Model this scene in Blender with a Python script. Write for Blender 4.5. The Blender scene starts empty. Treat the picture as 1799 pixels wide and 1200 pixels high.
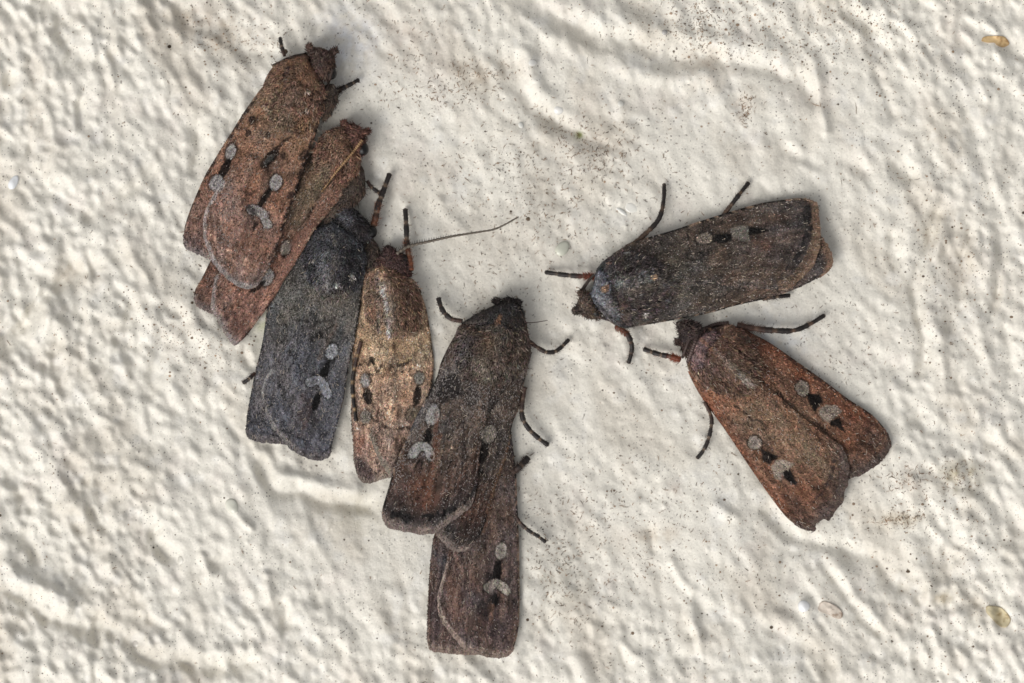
import bpy, math, random
import numpy as np

# ------------------------------------------------------------------ camera, sky, sun, exposure
S = 6.5e-5                      # metres per photo pixel: the frame is about 12 cm wide
D = 1799*105/36.0               # camera distance from the plaster, in photo pixels
sc = bpy.context.scene
col = sc.collection
cam = bpy.data.cameras.new('camera'); co = bpy.data.objects.new('camera', cam); col.objects.link(co)
co.location = (0, 0, D*S); cam.lens = 105; cam.sensor_width = 36
cam.clip_start = 0.01; cam.clip_end = 50
cam.dof.use_dof = True; cam.dof.focus_distance = (D-38)*S; cam.dof.aperture_fstop = 9.0
sc.camera = co
SUN_AZ, SUN_EL = math.radians(222), math.radians(40)     # light from the lower left
w = bpy.data.worlds.new('World'); sc.world = w; w.use_nodes = True
nt = w.node_tree; bg = nt.nodes['Background']
sky = nt.nodes.new('ShaderNodeTexSky'); sky.sky_type = 'NISHITA'; sky.sun_disc = False
sky.sun_elevation = SUN_EL; sky.sun_rotation = SUN_AZ; sky.dust_density = 4.0; sky.ozone_density = 0.6
hs = nt.nodes.new('ShaderNodeHueSaturation'); hs.inputs['Saturation'].default_value = .10      # thin even cloud
nt.links.new(sky.outputs[0], hs.inputs['Color']); nt.links.new(hs.outputs[0], bg.inputs[0]); bg.inputs[1].default_value = 0.118
sun = bpy.data.lights.new('sun', 'SUN'); so = bpy.data.objects.new('sun', sun); col.objects.link(so)
sun.energy = 1.18; sun.angle = math.radians(36); sun.color = (1.0, 0.972, 0.93)
so.rotation_euler = (math.pi/2 - SUN_EL, 0, math.pi - SUN_AZ)
vs = sc.view_settings
vs.view_transform = 'Standard'; vs.look = 'None'; vs.gamma = 1; vs.exposure = 0.06

# ------------------------------------------------------------------ helpers
rng = np.random.default_rng(7)
def P3(px, py, z):
    px = np.asarray(px, float); py = np.asarray(py, float); z = np.asarray(z, float)
    k = (D - z)/D*S
    return np.stack([(px-899.5)*k, (600-py)*k, z*S], -1)
def lin(c):
    c = np.asarray(c, float)/255.0
    return np.where(c <= .04045, c/12.92, ((c+.055)/1.055)**2.4)
def hsh(ix, iy, seed):
    h = (ix.astype(np.int64)*374761393 + iy.astype(np.int64)*668265263 + seed*974711) & 0x7fffffff
    h = ((h ^ (h >> 13))*1274126177) & 0x7fffffff
    return ((h ^ (h >> 16)) & 0xffff)/65535.0
def vnoise(x, y, seed=0):
    x0 = np.floor(x); y0 = np.floor(y); fx = x-x0; fy = y-y0
    fx = fx*fx*(3-2*fx); fy = fy*fy*(3-2*fy)
    a = hsh(x0, y0, seed); b = hsh(x0+1, y0, seed); c = hsh(x0, y0+1, seed); d = hsh(x0+1, y0+1, seed)
    return ((a*(1-fx)+b*fx)*(1-fy) + (c*(1-fx)+d*fx)*fy)*2-1
def fbm(x, y, seed=0, o=3):
    s = 0; a = 1; t = 0
    for i in range(o):
        s = s + a*vnoise(x*2**i+i*17.3, y*2**i-i*9.1, seed+i*31); t += a; a *= .55
    return s/t
def smooth(a, b, x):
    t = np.clip((x-a)/(b-a+1e-9), 0, 1); return t*t*(3-2*t)
def resample(pts, n, curve=True):
    p = np.asarray(pts, float)
    if curve and len(p) > 2:                                  # Catmull-Rom
        q = np.vstack([2*p[0]-p[1], p, 2*p[-1]-p[-2]]); out = []
        for i in range(1, len(q)-2):
            t = np.linspace(0, 1, 12, endpoint=False)[:, None]
            a, b, c, d = q[i-1], q[i], q[i+1], q[i+2]
            out.append(.5*((2*b)+(-a+c)*t+(2*a-5*b+4*c-d)*t*t+(-a+3*b-3*c+d)*t**3))
        p = np.vstack(out+[p[-1:]])
    s = np.r_[0, np.cumsum(np.linalg.norm(np.diff(p[:, :2], axis=0), axis=1))]
    t = np.linspace(0, s[-1], n)
    return np.stack([np.interp(t, s, p[:, k]) for k in range(p.shape[1])], -1)
def dline(px, py, pts):
    """distance to a polyline"""
    d = np.full(np.shape(px), 1e9)
    p = np.asarray(pts, float)
    for a, b in zip(p[:-1], p[1:]):
        ab = b-a; L = ab@ab+1e-9
        t = np.clip(((px-a[0])*ab[0]+(py-a[1])*ab[1])/L, 0, 1)
        d = np.minimum(d, np.hypot(px-a[0]-t*ab[0], py-a[1]-t*ab[1]))
    return d
def inpoly(px, py, pts):
    p = np.asarray(pts, float); r = np.zeros(np.shape(px), bool)
    for (x1, y1), (x2, y2) in zip(p, np.roll(p, -1, 0)):
        if y1 == y2: continue
        c = ((y1 > py) != (y2 > py)) & (px < (x2-x1)*(py-y1)/(y2-y1)+x1)
        r ^= c
    return r

def mesh(name, v, faces, mat, parent=None, colr=None, smooth_=True, kind=None, origin=None):
    """v (N,3) world coordinates; faces: list of (M,k) int arrays; one mesh object"""
    me = bpy.data.meshes.new(name)
    off = np.zeros(3) if origin is None else np.asarray(origin)
    faces = [np.asarray(f, np.int32) for f in faces if len(f)]
    me.vertices.add(len(v)); me.vertices.foreach_set('co', (v-off).astype(np.float32).ravel())
    loops = np.concatenate([f.ravel() for f in faces])
    tot = np.concatenate([np.full(len(f), f.shape[1], np.int32) for f in faces])
    st = np.r_[0, np.cumsum(tot)[:-1]].astype(np.int32)
    me.loops.add(len(loops)); me.loops.foreach_set('vertex_index', loops)
    me.polygons.add(len(tot)); me.polygons.foreach_set('loop_start', st)
    me.polygons.foreach_set('use_smooth', np.full(len(tot), smooth_))
    me.update(calc_edges=True)
    if colr is not None:
        at = me.color_attributes.new('pigment', 'FLOAT_COLOR', 'POINT')
        c4 = np.ones((len(v), 4), np.float32); c4[:, :3] = np.clip(colr, 0, 1)
        at.data.foreach_set('color', c4.ravel())
    me.materials.append(mat)
    o = bpy.data.objects.new(name, me); col.objects.link(o)
    o.location = off
    if parent is not None:
        o.parent = parent; o.location = off - np.array(WORLD[parent.name])
    WORLD[o.name] = tuple(off)
    if kind: o['kind'] = kind
    return o
WORLD = {}
def grid_faces(nu, nv, base=0):
    i = np.arange(nu-1)[:, None]*nv + np.arange(nv-1)[None]; i = i.ravel()+base
    return np.stack([i, i+nv, i+nv+1, i+1], -1)

# ------------------------------------------------------------------ materials
def mat_pigment(name, rough=.6, spec=.35, bump=.0, bscale=1.0, sheen=0.0):
    m = bpy.data.materials.new(name); m.use_nodes = True; n = m.node_tree
    b = n.nodes['Principled BSDF']; b.inputs['Roughness'].default_value = rough
    b.inputs['Specular IOR Level'].default_value = spec
    a = n.nodes.new('ShaderNodeVertexColor'); a.layer_name = 'pigment'
    n.links.new(a.outputs[0], b.inputs['Base Color'])
    if sheen:
        b.inputs['Sheen Weight'].default_value = sheen; b.inputs['Sheen Roughness'].default_value = .5
    if bump:
        tc = n.nodes.new('ShaderNodeTexCoord'); no = n.nodes.new('ShaderNodeTexNoise')
        no.inputs['Scale'].default_value = bscale/S; no.inputs['Detail'].default_value = 3
        bp = n.nodes.new('ShaderNodeBump'); bp.inputs['Strength'].default_value = bump
        bp.inputs['Distance'].default_value = 2*S
        n.links.new(tc.outputs['Object'], no.inputs['Vector']); n.links.new(no.outputs[0], bp.inputs['Height'])
        n.links.new(bp.outputs[0], b.inputs['Normal'])
    return m
M_WING = mat_pigment('wing_scales', .62, .16, .8, .42, .03)
M_FLAKE = mat_pigment('loose_scales', .55, .2)
M_FUR = mat_pigment('fur', .62, .2, 0, 1, .03)
M_BODY = mat_pigment('body_down', .7, .15, .9, .3, .03)
M_LEG = mat_pigment('leg_cuticle', .5, .4, .6, .4)
M_EYE = mat_pigment('compound_eye', .3, .4, .3, .9)
M_DIRT = mat_pigment('dirt', .85, .15)
M_DRIED = mat_pigment('dried_flake', .5, .4, .5, .15)

def mat_wall():
    m = bpy.data.materials.new('painted_plaster'); m.use_nodes = True; n = m.node_tree; N = n.nodes
    b = N['Principled BSDF']; b.inputs['Roughness'].default_value = .46
    b.inputs['Specular IOR Level'].default_value = .38
    a = N.new('ShaderNodeVertexColor'); a.layer_name = 'pigment'
    tc = N.new('ShaderNodeTexCoord')
    def noise(sc_, det=3, rough=.5):
        x = N.new('ShaderNodeTexNoise'); x.inputs['Scale'].default_value = sc_/S
        x.inputs['Detail'].default_value = det; x.inputs['Roughness'].default_value = rough
        n.links.new(tc.outputs['Object'], x.inputs['Vector']); return x
    # fine soot dots in the paint
    vo = N.new('ShaderNodeTexVoronoi'); vo.inputs['Scale'].default_value = .2/S
    n.links.new(tc.outputs['Object'], vo.inputs['Vector'])
    sz = N.new('ShaderNodeMath'); sz.operation = 'MULTIPLY'; sz.inputs[1].default_value = .34
    sep = N.new('ShaderNodeSeparateColor'); n.links.new(vo.outputs['Color'], sep.inputs[0])
    pw = N.new('ShaderNodeMath'); pw.operation = 'POWER'; pw.inputs[1].default_value = 2.2
    n.links.new(sep.outputs[0], pw.inputs[0]); n.links.new(pw.outputs[0], sz.inputs[0])
    lt = N.new('ShaderNodeMath'); lt.operation = 'LESS_THAN'
    n.links.new(vo.outputs['Distance'], lt.inputs[0]); n.links.new(sz.outputs[0], lt.inputs[1])
    pn = noise(.012, 2); ra = N.new('ShaderNodeMapRange')
    ra.inputs[1].default_value = .3; ra.inputs[2].default_value = .66; ra.inputs[4].default_value = .8
    n.links.new(pn.outputs[0], ra.inputs[0])
    mu = N.new('ShaderNodeMath'); mu.operation = 'MULTIPLY'
    n.links.new(lt.outputs[0], mu.inputs[0]); n.links.new(ra.outputs[0], mu.inputs[1])
    mx = N.new('ShaderNodeMix'); mx.data_type = 'RGBA'
    mx.inputs['B'].default_value = (.16, .135, .115, 1)
    n.links.new(a.outputs[0], mx.inputs['A']); n.links.new(mu.outputs[0], mx.inputs['Factor'])
    n.links.new(mx.outputs['Result'], b.inputs['Base Color'])
    f = noise(.16, 4, .6); f2 = noise(.6, 2)
    ad = N.new('ShaderNodeMath'); ad.operation = 'MULTIPLY_ADD'; ad.inputs[1].default_value = .25
    n.links.new(f2.outputs[0], ad.inputs[0]); n.links.new(f.outputs[0], ad.inputs[2])
    bp = N.new('ShaderNodeBump'); bp.inputs['Strength'].default_value = .55; bp.inputs['Distance'].default_value = 2.2*S
    n.links.new(ad.outputs[0], bp.inputs['Height']); n.links.new(bp.outputs[0], b.inputs['Normal'])
    return m
M_WALL = mat_wall()

# ------------------------------------------------------------------ the rendered wall: a real relief
RS = 2.15
WX = np.arange(-130, 1930, RS); WY = np.arange(-110, 1312, RS)
GX, GY = np.meshgrid(WX, WY, indexing='ij')
def spectral(lx, ly, ang, seed):
    r = np.random.default_rng(seed).standard_normal(GX.shape)
    kx = np.fft.fftfreq(GX.shape[0], RS)[:, None]; ky = np.fft.fftfreq(GX.shape[1], RS)[None]
    c, s = math.cos(math.radians(ang)), math.sin(math.radians(ang))
    a = (kx*c+ky*s)*lx; b = (-kx*s+ky*c)*ly
    f = np.exp(-2.2*(a*a+b*b)*4)
    h = np.real(np.fft.ifft2(np.fft.fft2(r)*f)); return h/h.std()
wx = GX + 14*fbm(GX/90, GY/90, 5); wy = GY + 14*fbm(GX/90, GY/90, 6)
rough = .55 + .75*smooth(60, -380, GX-520+.3*GY*0) + .45*smooth(1380, 1650, GX) + .45*smooth(930, 1120, GY) \
        + .35*smooth(180, 40, GY)
rough = np.clip(rough + .35*fbm(GX/170, GY/170, 77, 2), .35, 1.45)
n1 = spectral(54, 30, 62, 1); n2 = spectral(26, 12.5, 64, 2); n3 = spectral(12, 7, 58, 3); n0 = spectral(190, 120, 40, 4)
n4 = spectral(20, 14, 66, 9); n5 = spectral(9.5, 7.5, 66, 10)
WALL = 4.5*n0 + rough*(2.0*n1 + .5*(np.abs(n4)-.8) + 1.1*n2 + (1.3*n4 + 1.3*n5)*(.62+.45*rough))
STROKES = [  # trowel grooves (-) and ridges (+): points, half width, height
 ([(940,10),(1010,45),(1100,72),(1167,110),(1240,108),(1310,112),(1390,142),(1440,170)], 17, -9),
 ([(960,55),(1060,100),(1150,140),(1250,135)], 18, 5), ([(1030,20),(1120,45),(1220,70),(1330,85)], 20, 6),
 ([(1430,110),(1445,170),(1455,230)], 10, 8), ([(1490,18),(1520,50),(1550,85)], 14, -7), ([(1478,40),(1510,72)], 9, 7),
 ([(885,112),(905,150),(940,190),(985,220)], 15, -8), ([(915,95),(940,150),(970,170)], 14, 7), ([(960,200),(1010,235),(1060,250)], 13, -6),
 ([(128,478),(95,515),(55,560),(5,625)], 13, -10), ([(150,500),(110,545),(60,600)], 15, 5), ([(100,480),(60,530),(0,600)], 12, 5),
 ([(270,298),(215,335),(155,380)], 13, -8), ([(345,225),(355,262),(350,300)], 12, -8), ([(108,40),(115,80),(140,112)], 11, -9),
 ([(165,60),(185,100),(200,140)], 11, 8), ([(20,140),(8,190)], 14, -8), ([(142,175),(138,215)], 8, -7), ([(75,160),(90,215)], 14, 6),
 ([(325,10),(370,45),(430,80),(470,95)], 22, -8), ([(330,60),(380,90)], 12, -4), ([(440,20),(480,45)], 12, 6),
 ([(300,550),(325,565),(300,600),(275,650),(262,690)], 14, -9), ([(290,610),(340,620),(370,640)], 20, -4), ([(270,570),(275,590)], 18, 9),
 ([(345,570),(370,590)], 12, 5), ([(305,660),(310,700)], 14, 6), ([(430,615),(440,640)], 8, -7),
 ([(0,985),(30,1010),(70,1030),(110,1050),(170,1070)], 17, 9), ([(15,1038),(60,1065),(110,1090),(190,1115),(280,1150),(430,1170)], 17, -11),
 ([(172,1090),(172,1140)], 10, -9), ([(230,1110),(300,1130),(430,1150)], 15, 6), ([(165,905),(185,930)], 10, -9), ([(270,940),(295,975)], 13, -9),
 ([(385,975),(372,990)], 12, -9), ([(40,880),(52,900)], 10, -8), ([(40,940),(65,1000)], 8, -6), ([(490,1060),(500,1095)], 11, -9),
 ([(552,1050),(558,1062)], 9, -7), ([(463,815),(480,850),(510,868),(575,885),(640,888)], 13, -10), ([(500,835),(560,855),(620,858)], 14, 6),
 ([(120,860),(130,890)], 9, 6), ([(350,980),(362,1010)], 9, 8), ([(465,1010),(470,1050)], 9, 8), ([(415,895),(440,925)], 8, 6),
 ([(1350,895),(1385,935),(1450,963),(1517,977),(1577,1035)], 15, -9), ([(1395,975),(1380,1010)], 12, -6), ([(1600,960),(1625,1010),(1635,1050)], 15, 8),
 ([(1480,1010),(1520,1060),(1570,1110)], 14, 7), ([(1450,995),(1500,1060),(1540,1110)], 10, -5), ([(1410,1060),(1412,1068)], 12, 8), ([(1350,1070),(1380,1085),(1430,1120)], 15, 6),
 ([(1640,380),(1632,420),(1612,480),(1618,530),(1620,590),(1612,650)], 11, -9), ([(1598,400),(1590,430)], 16, 7), ([(1655,395),(1645,440)], 14, 6),
 ([(1700,420),(1690,470),(1683,520),(1668,575)], 12, -7), ([(1735,460),(1730,510)], 13, 8), ([(1755,390),(1752,450),(1750,520),(1735,560)], 9, -6),
 ([(1640,545),(1650,600),(1648,640),(1666,690)], 13, 7), ([(1712,565),(1730,620)], 13, 8), ([(1680,640),(1690,680)], 10, -5), ([(1560,410),(1575,460)], 10, -5),
 ([(1770,80),(1799,110)], 16, -8), ([(1540,130),(1570,200)], 10, -5), ([(1475,280),(1530,300)], 15, -5), ([(1580,290),(1600,310)], 14, -8), ([(1625,280),(1640,330)], 14, 8),
 ([(1700,175),(1720,240)], 16, -6), ([(1390,270),(1440,290)], 12, -5), ([(1130,870),(1155,850)], 10, -5), ([(1140,930),(1148,960)], 9, -5), ([(1185,985),(1215,1040)], 9, 6),
 ([(1215,1070),(1230,1130)], 9, 7), ([(1085,1150),(1100,1190)], 12, -7), ([(1020,1160),(1030,1199)], 13, 7), ([(950,690),(960,740)], 30, -3), ([(1260,890),(1290,910)], 12, 5)]
for pts, hw, h in STROKES:
    p = np.array(pts, float); b = hw*3.2
    i0, i1 = np.searchsorted(WX, [p[:, 0].min()-b, p[:, 0].max()+b]); j0, j1 = np.searchsorted(WY, [p[:, 1].min()-b, p[:, 1].max()+b])
    sl = (slice(i0, i1), slice(j0, j1))
    d = dline(wx[sl], wy[sl], resample(p, 24))
    WALL[sl] += h*1.15*np.exp(-(d/hw)**2)
# low calm ground under the moths
calm = np.zeros_like(WALL)
for pts, hw in [([(450,300),(500,600),(640,650),(800,780),(830,1050)], 70), ([(1100,510),(1400,430)], 60), ([(1260,640),(1450,830)], 70)]:
    calm = np.maximum(calm, np.exp(-(dline(GX, GY, pts)/hw)**4))
WALL = WALL*(1-.6*calm) - 2*calm
# pimples, air bubbles and dried paint drops
pr = np.random.default_rng(21)
for k in range(260):
    x, y, r = pr.uniform(0, 1799), pr.uniform(0, 1200), pr.uniform(3, 6)
    h = pr.choice([1.8, -1.8, 2.4, 1.2])
    i0, i1 = np.searchsorted(WX, [x-3*r, x+3*r]); j0, j1 = np.searchsorted(WY, [y-3*r, y+3*r])
    WALL[i0:i1, j0:j1] += h*np.exp(-((GX[i0:i1, j0:j1]-x)**2+(GY[i0:i1, j0:j1]-y)**2)/r**2)
WALL += .08*np.random.default_rng(4).standard_normal(WALL.shape)
def sample(A, px, py):
    fx = np.clip((np.asarray(px, float)-WX[0])/RS, 0, len(WX)-1.001); fy = np.clip((np.asarray(py, float)-WY[0])/RS, 0, len(WY)-1.001)
    i = fx.astype(int); j = fy.astype(int); a = fx-i; b = fy-j
    return (A[i, j]*(1-a)+A[i+1, j]*a)*(1-b) + (A[i, j+1]*(1-a)+A[i+1, j+1]*a)*b
# paint colour: warm white, with grimy patches that have a shape of their own, plus cool tints
wc = np.ones(GX.shape+(3,))*np.array([.79, .752, .668])
def tint(mask, c):
    global wc
    wc = wc*(1-mask[..., None]) + np.array(c)*mask[..., None]
tint(.4*smooth(.0, .8, fbm(GX/120, GY/95, 11, 4)), (.64, .59, .51))
tint(.5*smooth(.1, .8, fbm(GX/60+40, GY/60, 12, 4)), (.70, .635, .575))
tint(.42*smooth(.2, 1.6, spectral(70, 34, 60, 31)), (.58, .52, .43))
tint(.3*smooth(.3, 1.8, spectral(34, 22, 62, 33)), (.60, .54, .455))
tint(.35*smooth(.15, .7, fbm(GX/35, GY/35, 15, 3)), (.80, .785, .75))
for x, y, rx, ry, c, a in [(395,55,80,40,(.42,.35,.27),.55),(345,30,40,26,(.40,.33,.25),.4),(690,60,90,50,(.5,.43,.36),.4),(850,130,60,28,(.46,.38,.29),.5),(740,110,60,40,(.5,.43,.36),.35),
    (960,230,70,40,(.48,.42,.34),.4),(1040,255,60,40,(.44,.38,.31),.4),(960,360,40,60,(.46,.41,.34),.4),(1018,237,7,8,(.22,.25,.06),.8),(475,565,26,46,(.50,.52,.30),.55),
    (1690,840,34,26,(.36,.30,.17),.7),(1580,912,40,16,(.5,.40,.26),.5),(1600,845,40,24,(.56,.48,.40),.4),(1655,1052,16,10,(.45,.36,.22),.6),(1240,120,50,40,(.62,.52,.42),.4),
    (985,1030,60,60,(.5,.46,.38),.45),(1000,900,70,50,(.5,.47,.42),.4),(1150,940,40,14,(.45,.36,.26),.4),(1178,860,10,10,(.32,.2,.14),.6),(1300,190,12,18,(.6,.46,.36),.5),
    (920,430,80,70,(.54,.49,.42),.4),(860,590,60,80,(.55,.5,.43),.4),(1090,760,70,90,(.58,.54,.47),.35),(640,900,60,40,(.52,.47,.36),.4),(612,75,42,60,(.80,.80,.81),.8),(1360,600,60,30,(.66,.68,.70),.5),  # cool pale patch by the top head: brighter light painted into the wall
    (120,480,30,30,(.55,.46,.36),.35),(60,190,30,60,(.56,.49,.40),.35),(1700,500,90,160,(.60,.55,.48),.3),(1350,560,50,40,(.68,.68,.68),.3)]:
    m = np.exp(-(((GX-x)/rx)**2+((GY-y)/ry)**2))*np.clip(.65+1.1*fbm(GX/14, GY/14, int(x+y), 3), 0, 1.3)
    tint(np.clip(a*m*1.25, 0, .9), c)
wc = wc*(1+.035*np.random.default_rng(3).standard_normal(GX.shape))[..., None]
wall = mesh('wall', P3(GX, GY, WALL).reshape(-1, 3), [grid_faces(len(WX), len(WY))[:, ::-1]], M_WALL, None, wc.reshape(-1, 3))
wall['kind'] = 'structure'; wall['label'] = 'rough cream white painted render, grimy and speckled'

H = WALL.copy()                                   # what lies highest so far, for stacking
def splat(px, py, z):
    i = np.rint((px.ravel()-WX[0])/RS).astype(int); j = np.rint((py.ravel()-WY[0])/RS).astype(int)
    ok = (i >= 0) & (i < len(WX)) & (j >= 0) & (j < len(WY))
    np.maximum.at(H, (i[ok], j[ok]), z.ravel()[ok])

# ------------------------------------------------------------------ moth building
def warp(px, py, a=.8):
    return px+a*vnoise(px/4.5, py/4.5, 201)+a*.8*vnoise(px/11, py/11, 203), py+a*vnoise(px/4.5, py/4.5, 202)+a*.8*vnoise(px/11, py/11, 204)
def apply_marks(c, px, py, marks, part):
    wxp, wyp = warp(px, py)
    for mk in marks:
        typ, geo, par, colr, al = mk[:5]
        if len(mk) > 5 and part not in mk[5]: continue
        g = np.array(geo, float); r = (par if np.isscalar(par) else par[0])
        b = r*2.5+8
        sel = (px > g[:, 0].min()-b) & (px < g[:, 0].max()+b) & (py > g[:, 1].min()-b) & (py < g[:, 1].max()+b)
        if not sel.any(): continue
        x, y = wxp[sel], wyp[sel]; k = lin(colr)
        if typ == 'S' or typ == 'R':                 # grey stigma (S) or ring (R) between two end points
            ce = g.mean(0); ax = (g[1]-g[0])/2; la = np.hypot(*ax); ax = ax/la
            q = np.hypot(((x-ce[0])*ax[0]+(y-ce[1])*ax[1])/la, (-(x-ce[0])*ax[1]+(y-ce[1])*ax[0])/par)
            e = 1.6/par
            cc = c[sel]
            m = al*smooth(1+3.2*e, 1+1.0*e, q)[:, None]; cc = cc*(1-.8*m) + lin((26, 21, 19))*.8*m
            m = al*smooth(1+e, 1-e*.6, q)[:, None]; cc = cc*(1-m) + k*m
            m = (al*(.75 if typ == 'R' else .3)*smooth(.75, .35, q))[:, None]; cc = cc*(1-m) + k*.38*m
            c[sel] = cc; continue
        if typ == 'E' and tuple(colr) == BLK: g = g.mean(0)+(g-g.mean(0))*1.12; par = par*1.3
        if typ == 'K':                               # kidney-shaped stigma: a bent band with a fine dark outline
            d = dline(x, y, resample(g, 20) if len(g) > 2 else g)*(1+.12*vnoise(x/6, y/6, 96)); hw = par*.5; cc = c[sel]
            m = al*smooth(hw+4.0, hw+1.0, d)[:, None]; cc = cc*(1-.8*m)+lin((26, 21, 19))*.8*m
            m = al*smooth(hw+1.0, hw-.8, d)[:, None]; cc = cc*(1-m)+k*m
            m = al*(.35*smooth(hw*.55, hw*.2, d)*np.clip(.5+vnoise(x/2.5, y/2.5, 97), 0, 1))[:, None]; c[sel] = cc*(1-m)+k*.4*m; continue
        if typ == 'E':                               # soft ellipse between two end points
            ce = g.mean(0); ax = (g[1]-g[0])/2; la = np.hypot(*ax)+1e-6; ax = ax/la
            q = np.hypot(((x-ce[0])*ax[0]+(y-ce[1])*ax[1])/la, (-(x-ce[0])*ax[1]+(y-ce[1])*ax[0])/par)
            m = smooth(1.18, .82, q)
        elif typ == 'B':                             # broad soft blotch along a line
            m = np.exp(-(dline(x, y, g)/par)**2)*np.clip(.75+.7*fbm(x/9, y/9, 71, 3), 0, 1.2)
        elif typ == 'L':
            d = dline(x, y, resample(g, 20) if len(g) > 2 else g); hw = par*.5*(1+(.4 if par < 12 else .15)*vnoise(x/7, y/7, 94)); m = smooth(hw+1.0, hw-1.0, d)*np.clip(.9+.5*vnoise(x/2.3, y/2.3, 95), 0, 1)
            m = m*np.clip(.85+.6*fbm(x/5, y/5, 93, 2), 0, 1)
        elif typ == 'D':                             # a broken line
            d = dline(x, y, resample(g, 20) if len(g) > 2 else g); m = smooth(par*.5+1.1, par*.5-1.1, d)*smooth(-.25, .25, vnoise(x/6, y/6, 91))
        elif typ == 'P':
            m = inpoly(x, y, g).astype(float)
            d = dline(x, y, np.vstack([g, g[:1]])); m = np.where(m > 0, smooth(-1.2, min(par, 2) if par < 5 else par, d), smooth(1.2, 0, d)*.5)
        m = np.clip(m*al, 0, 1)[:, None]
        c[sel] = c[sel]*(1-m) + k*m
    return c
def finish(c, mo):
    l = (c@np.array([.3, .59, .11]))[:, None]
    return (l+(c-l)*mo.get('sat', .84))*1.1
def grain(c, px, py, amt=1.0, g=None):
    g = g or rng
    n = g.standard_normal(len(c))
    c = c*np.clip(1+amt*.18*n, .35, 2)[:, None]
    r = g.random(len(c)); c = c*np.where(r < .05*amt, 1.75, np.where(r > 1-.08*amt, .5, 1))[:, None]
    return c*(1+.07*amt*g.standard_normal(c.shape))
def maxblur(A, r):
    from numpy.lib.stride_tricks import sliding_window_view as sw
    for ax in (0, 1):
        p = [(0, 0), (0, 0)]; p[ax] = (r, r)
        A = sw(np.pad(A, p, mode='edge'), 2*r+1, axis=ax).max(-1)
    for _ in range(2):
        for ax in (0, 1):
            p = [(0, 0), (0, 0)]; q = r//2+1; p[ax] = (q, q)
            A = sw(np.pad(A, p, mode='edge'), 2*q+1, axis=ax).mean(-1)
    return A

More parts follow.
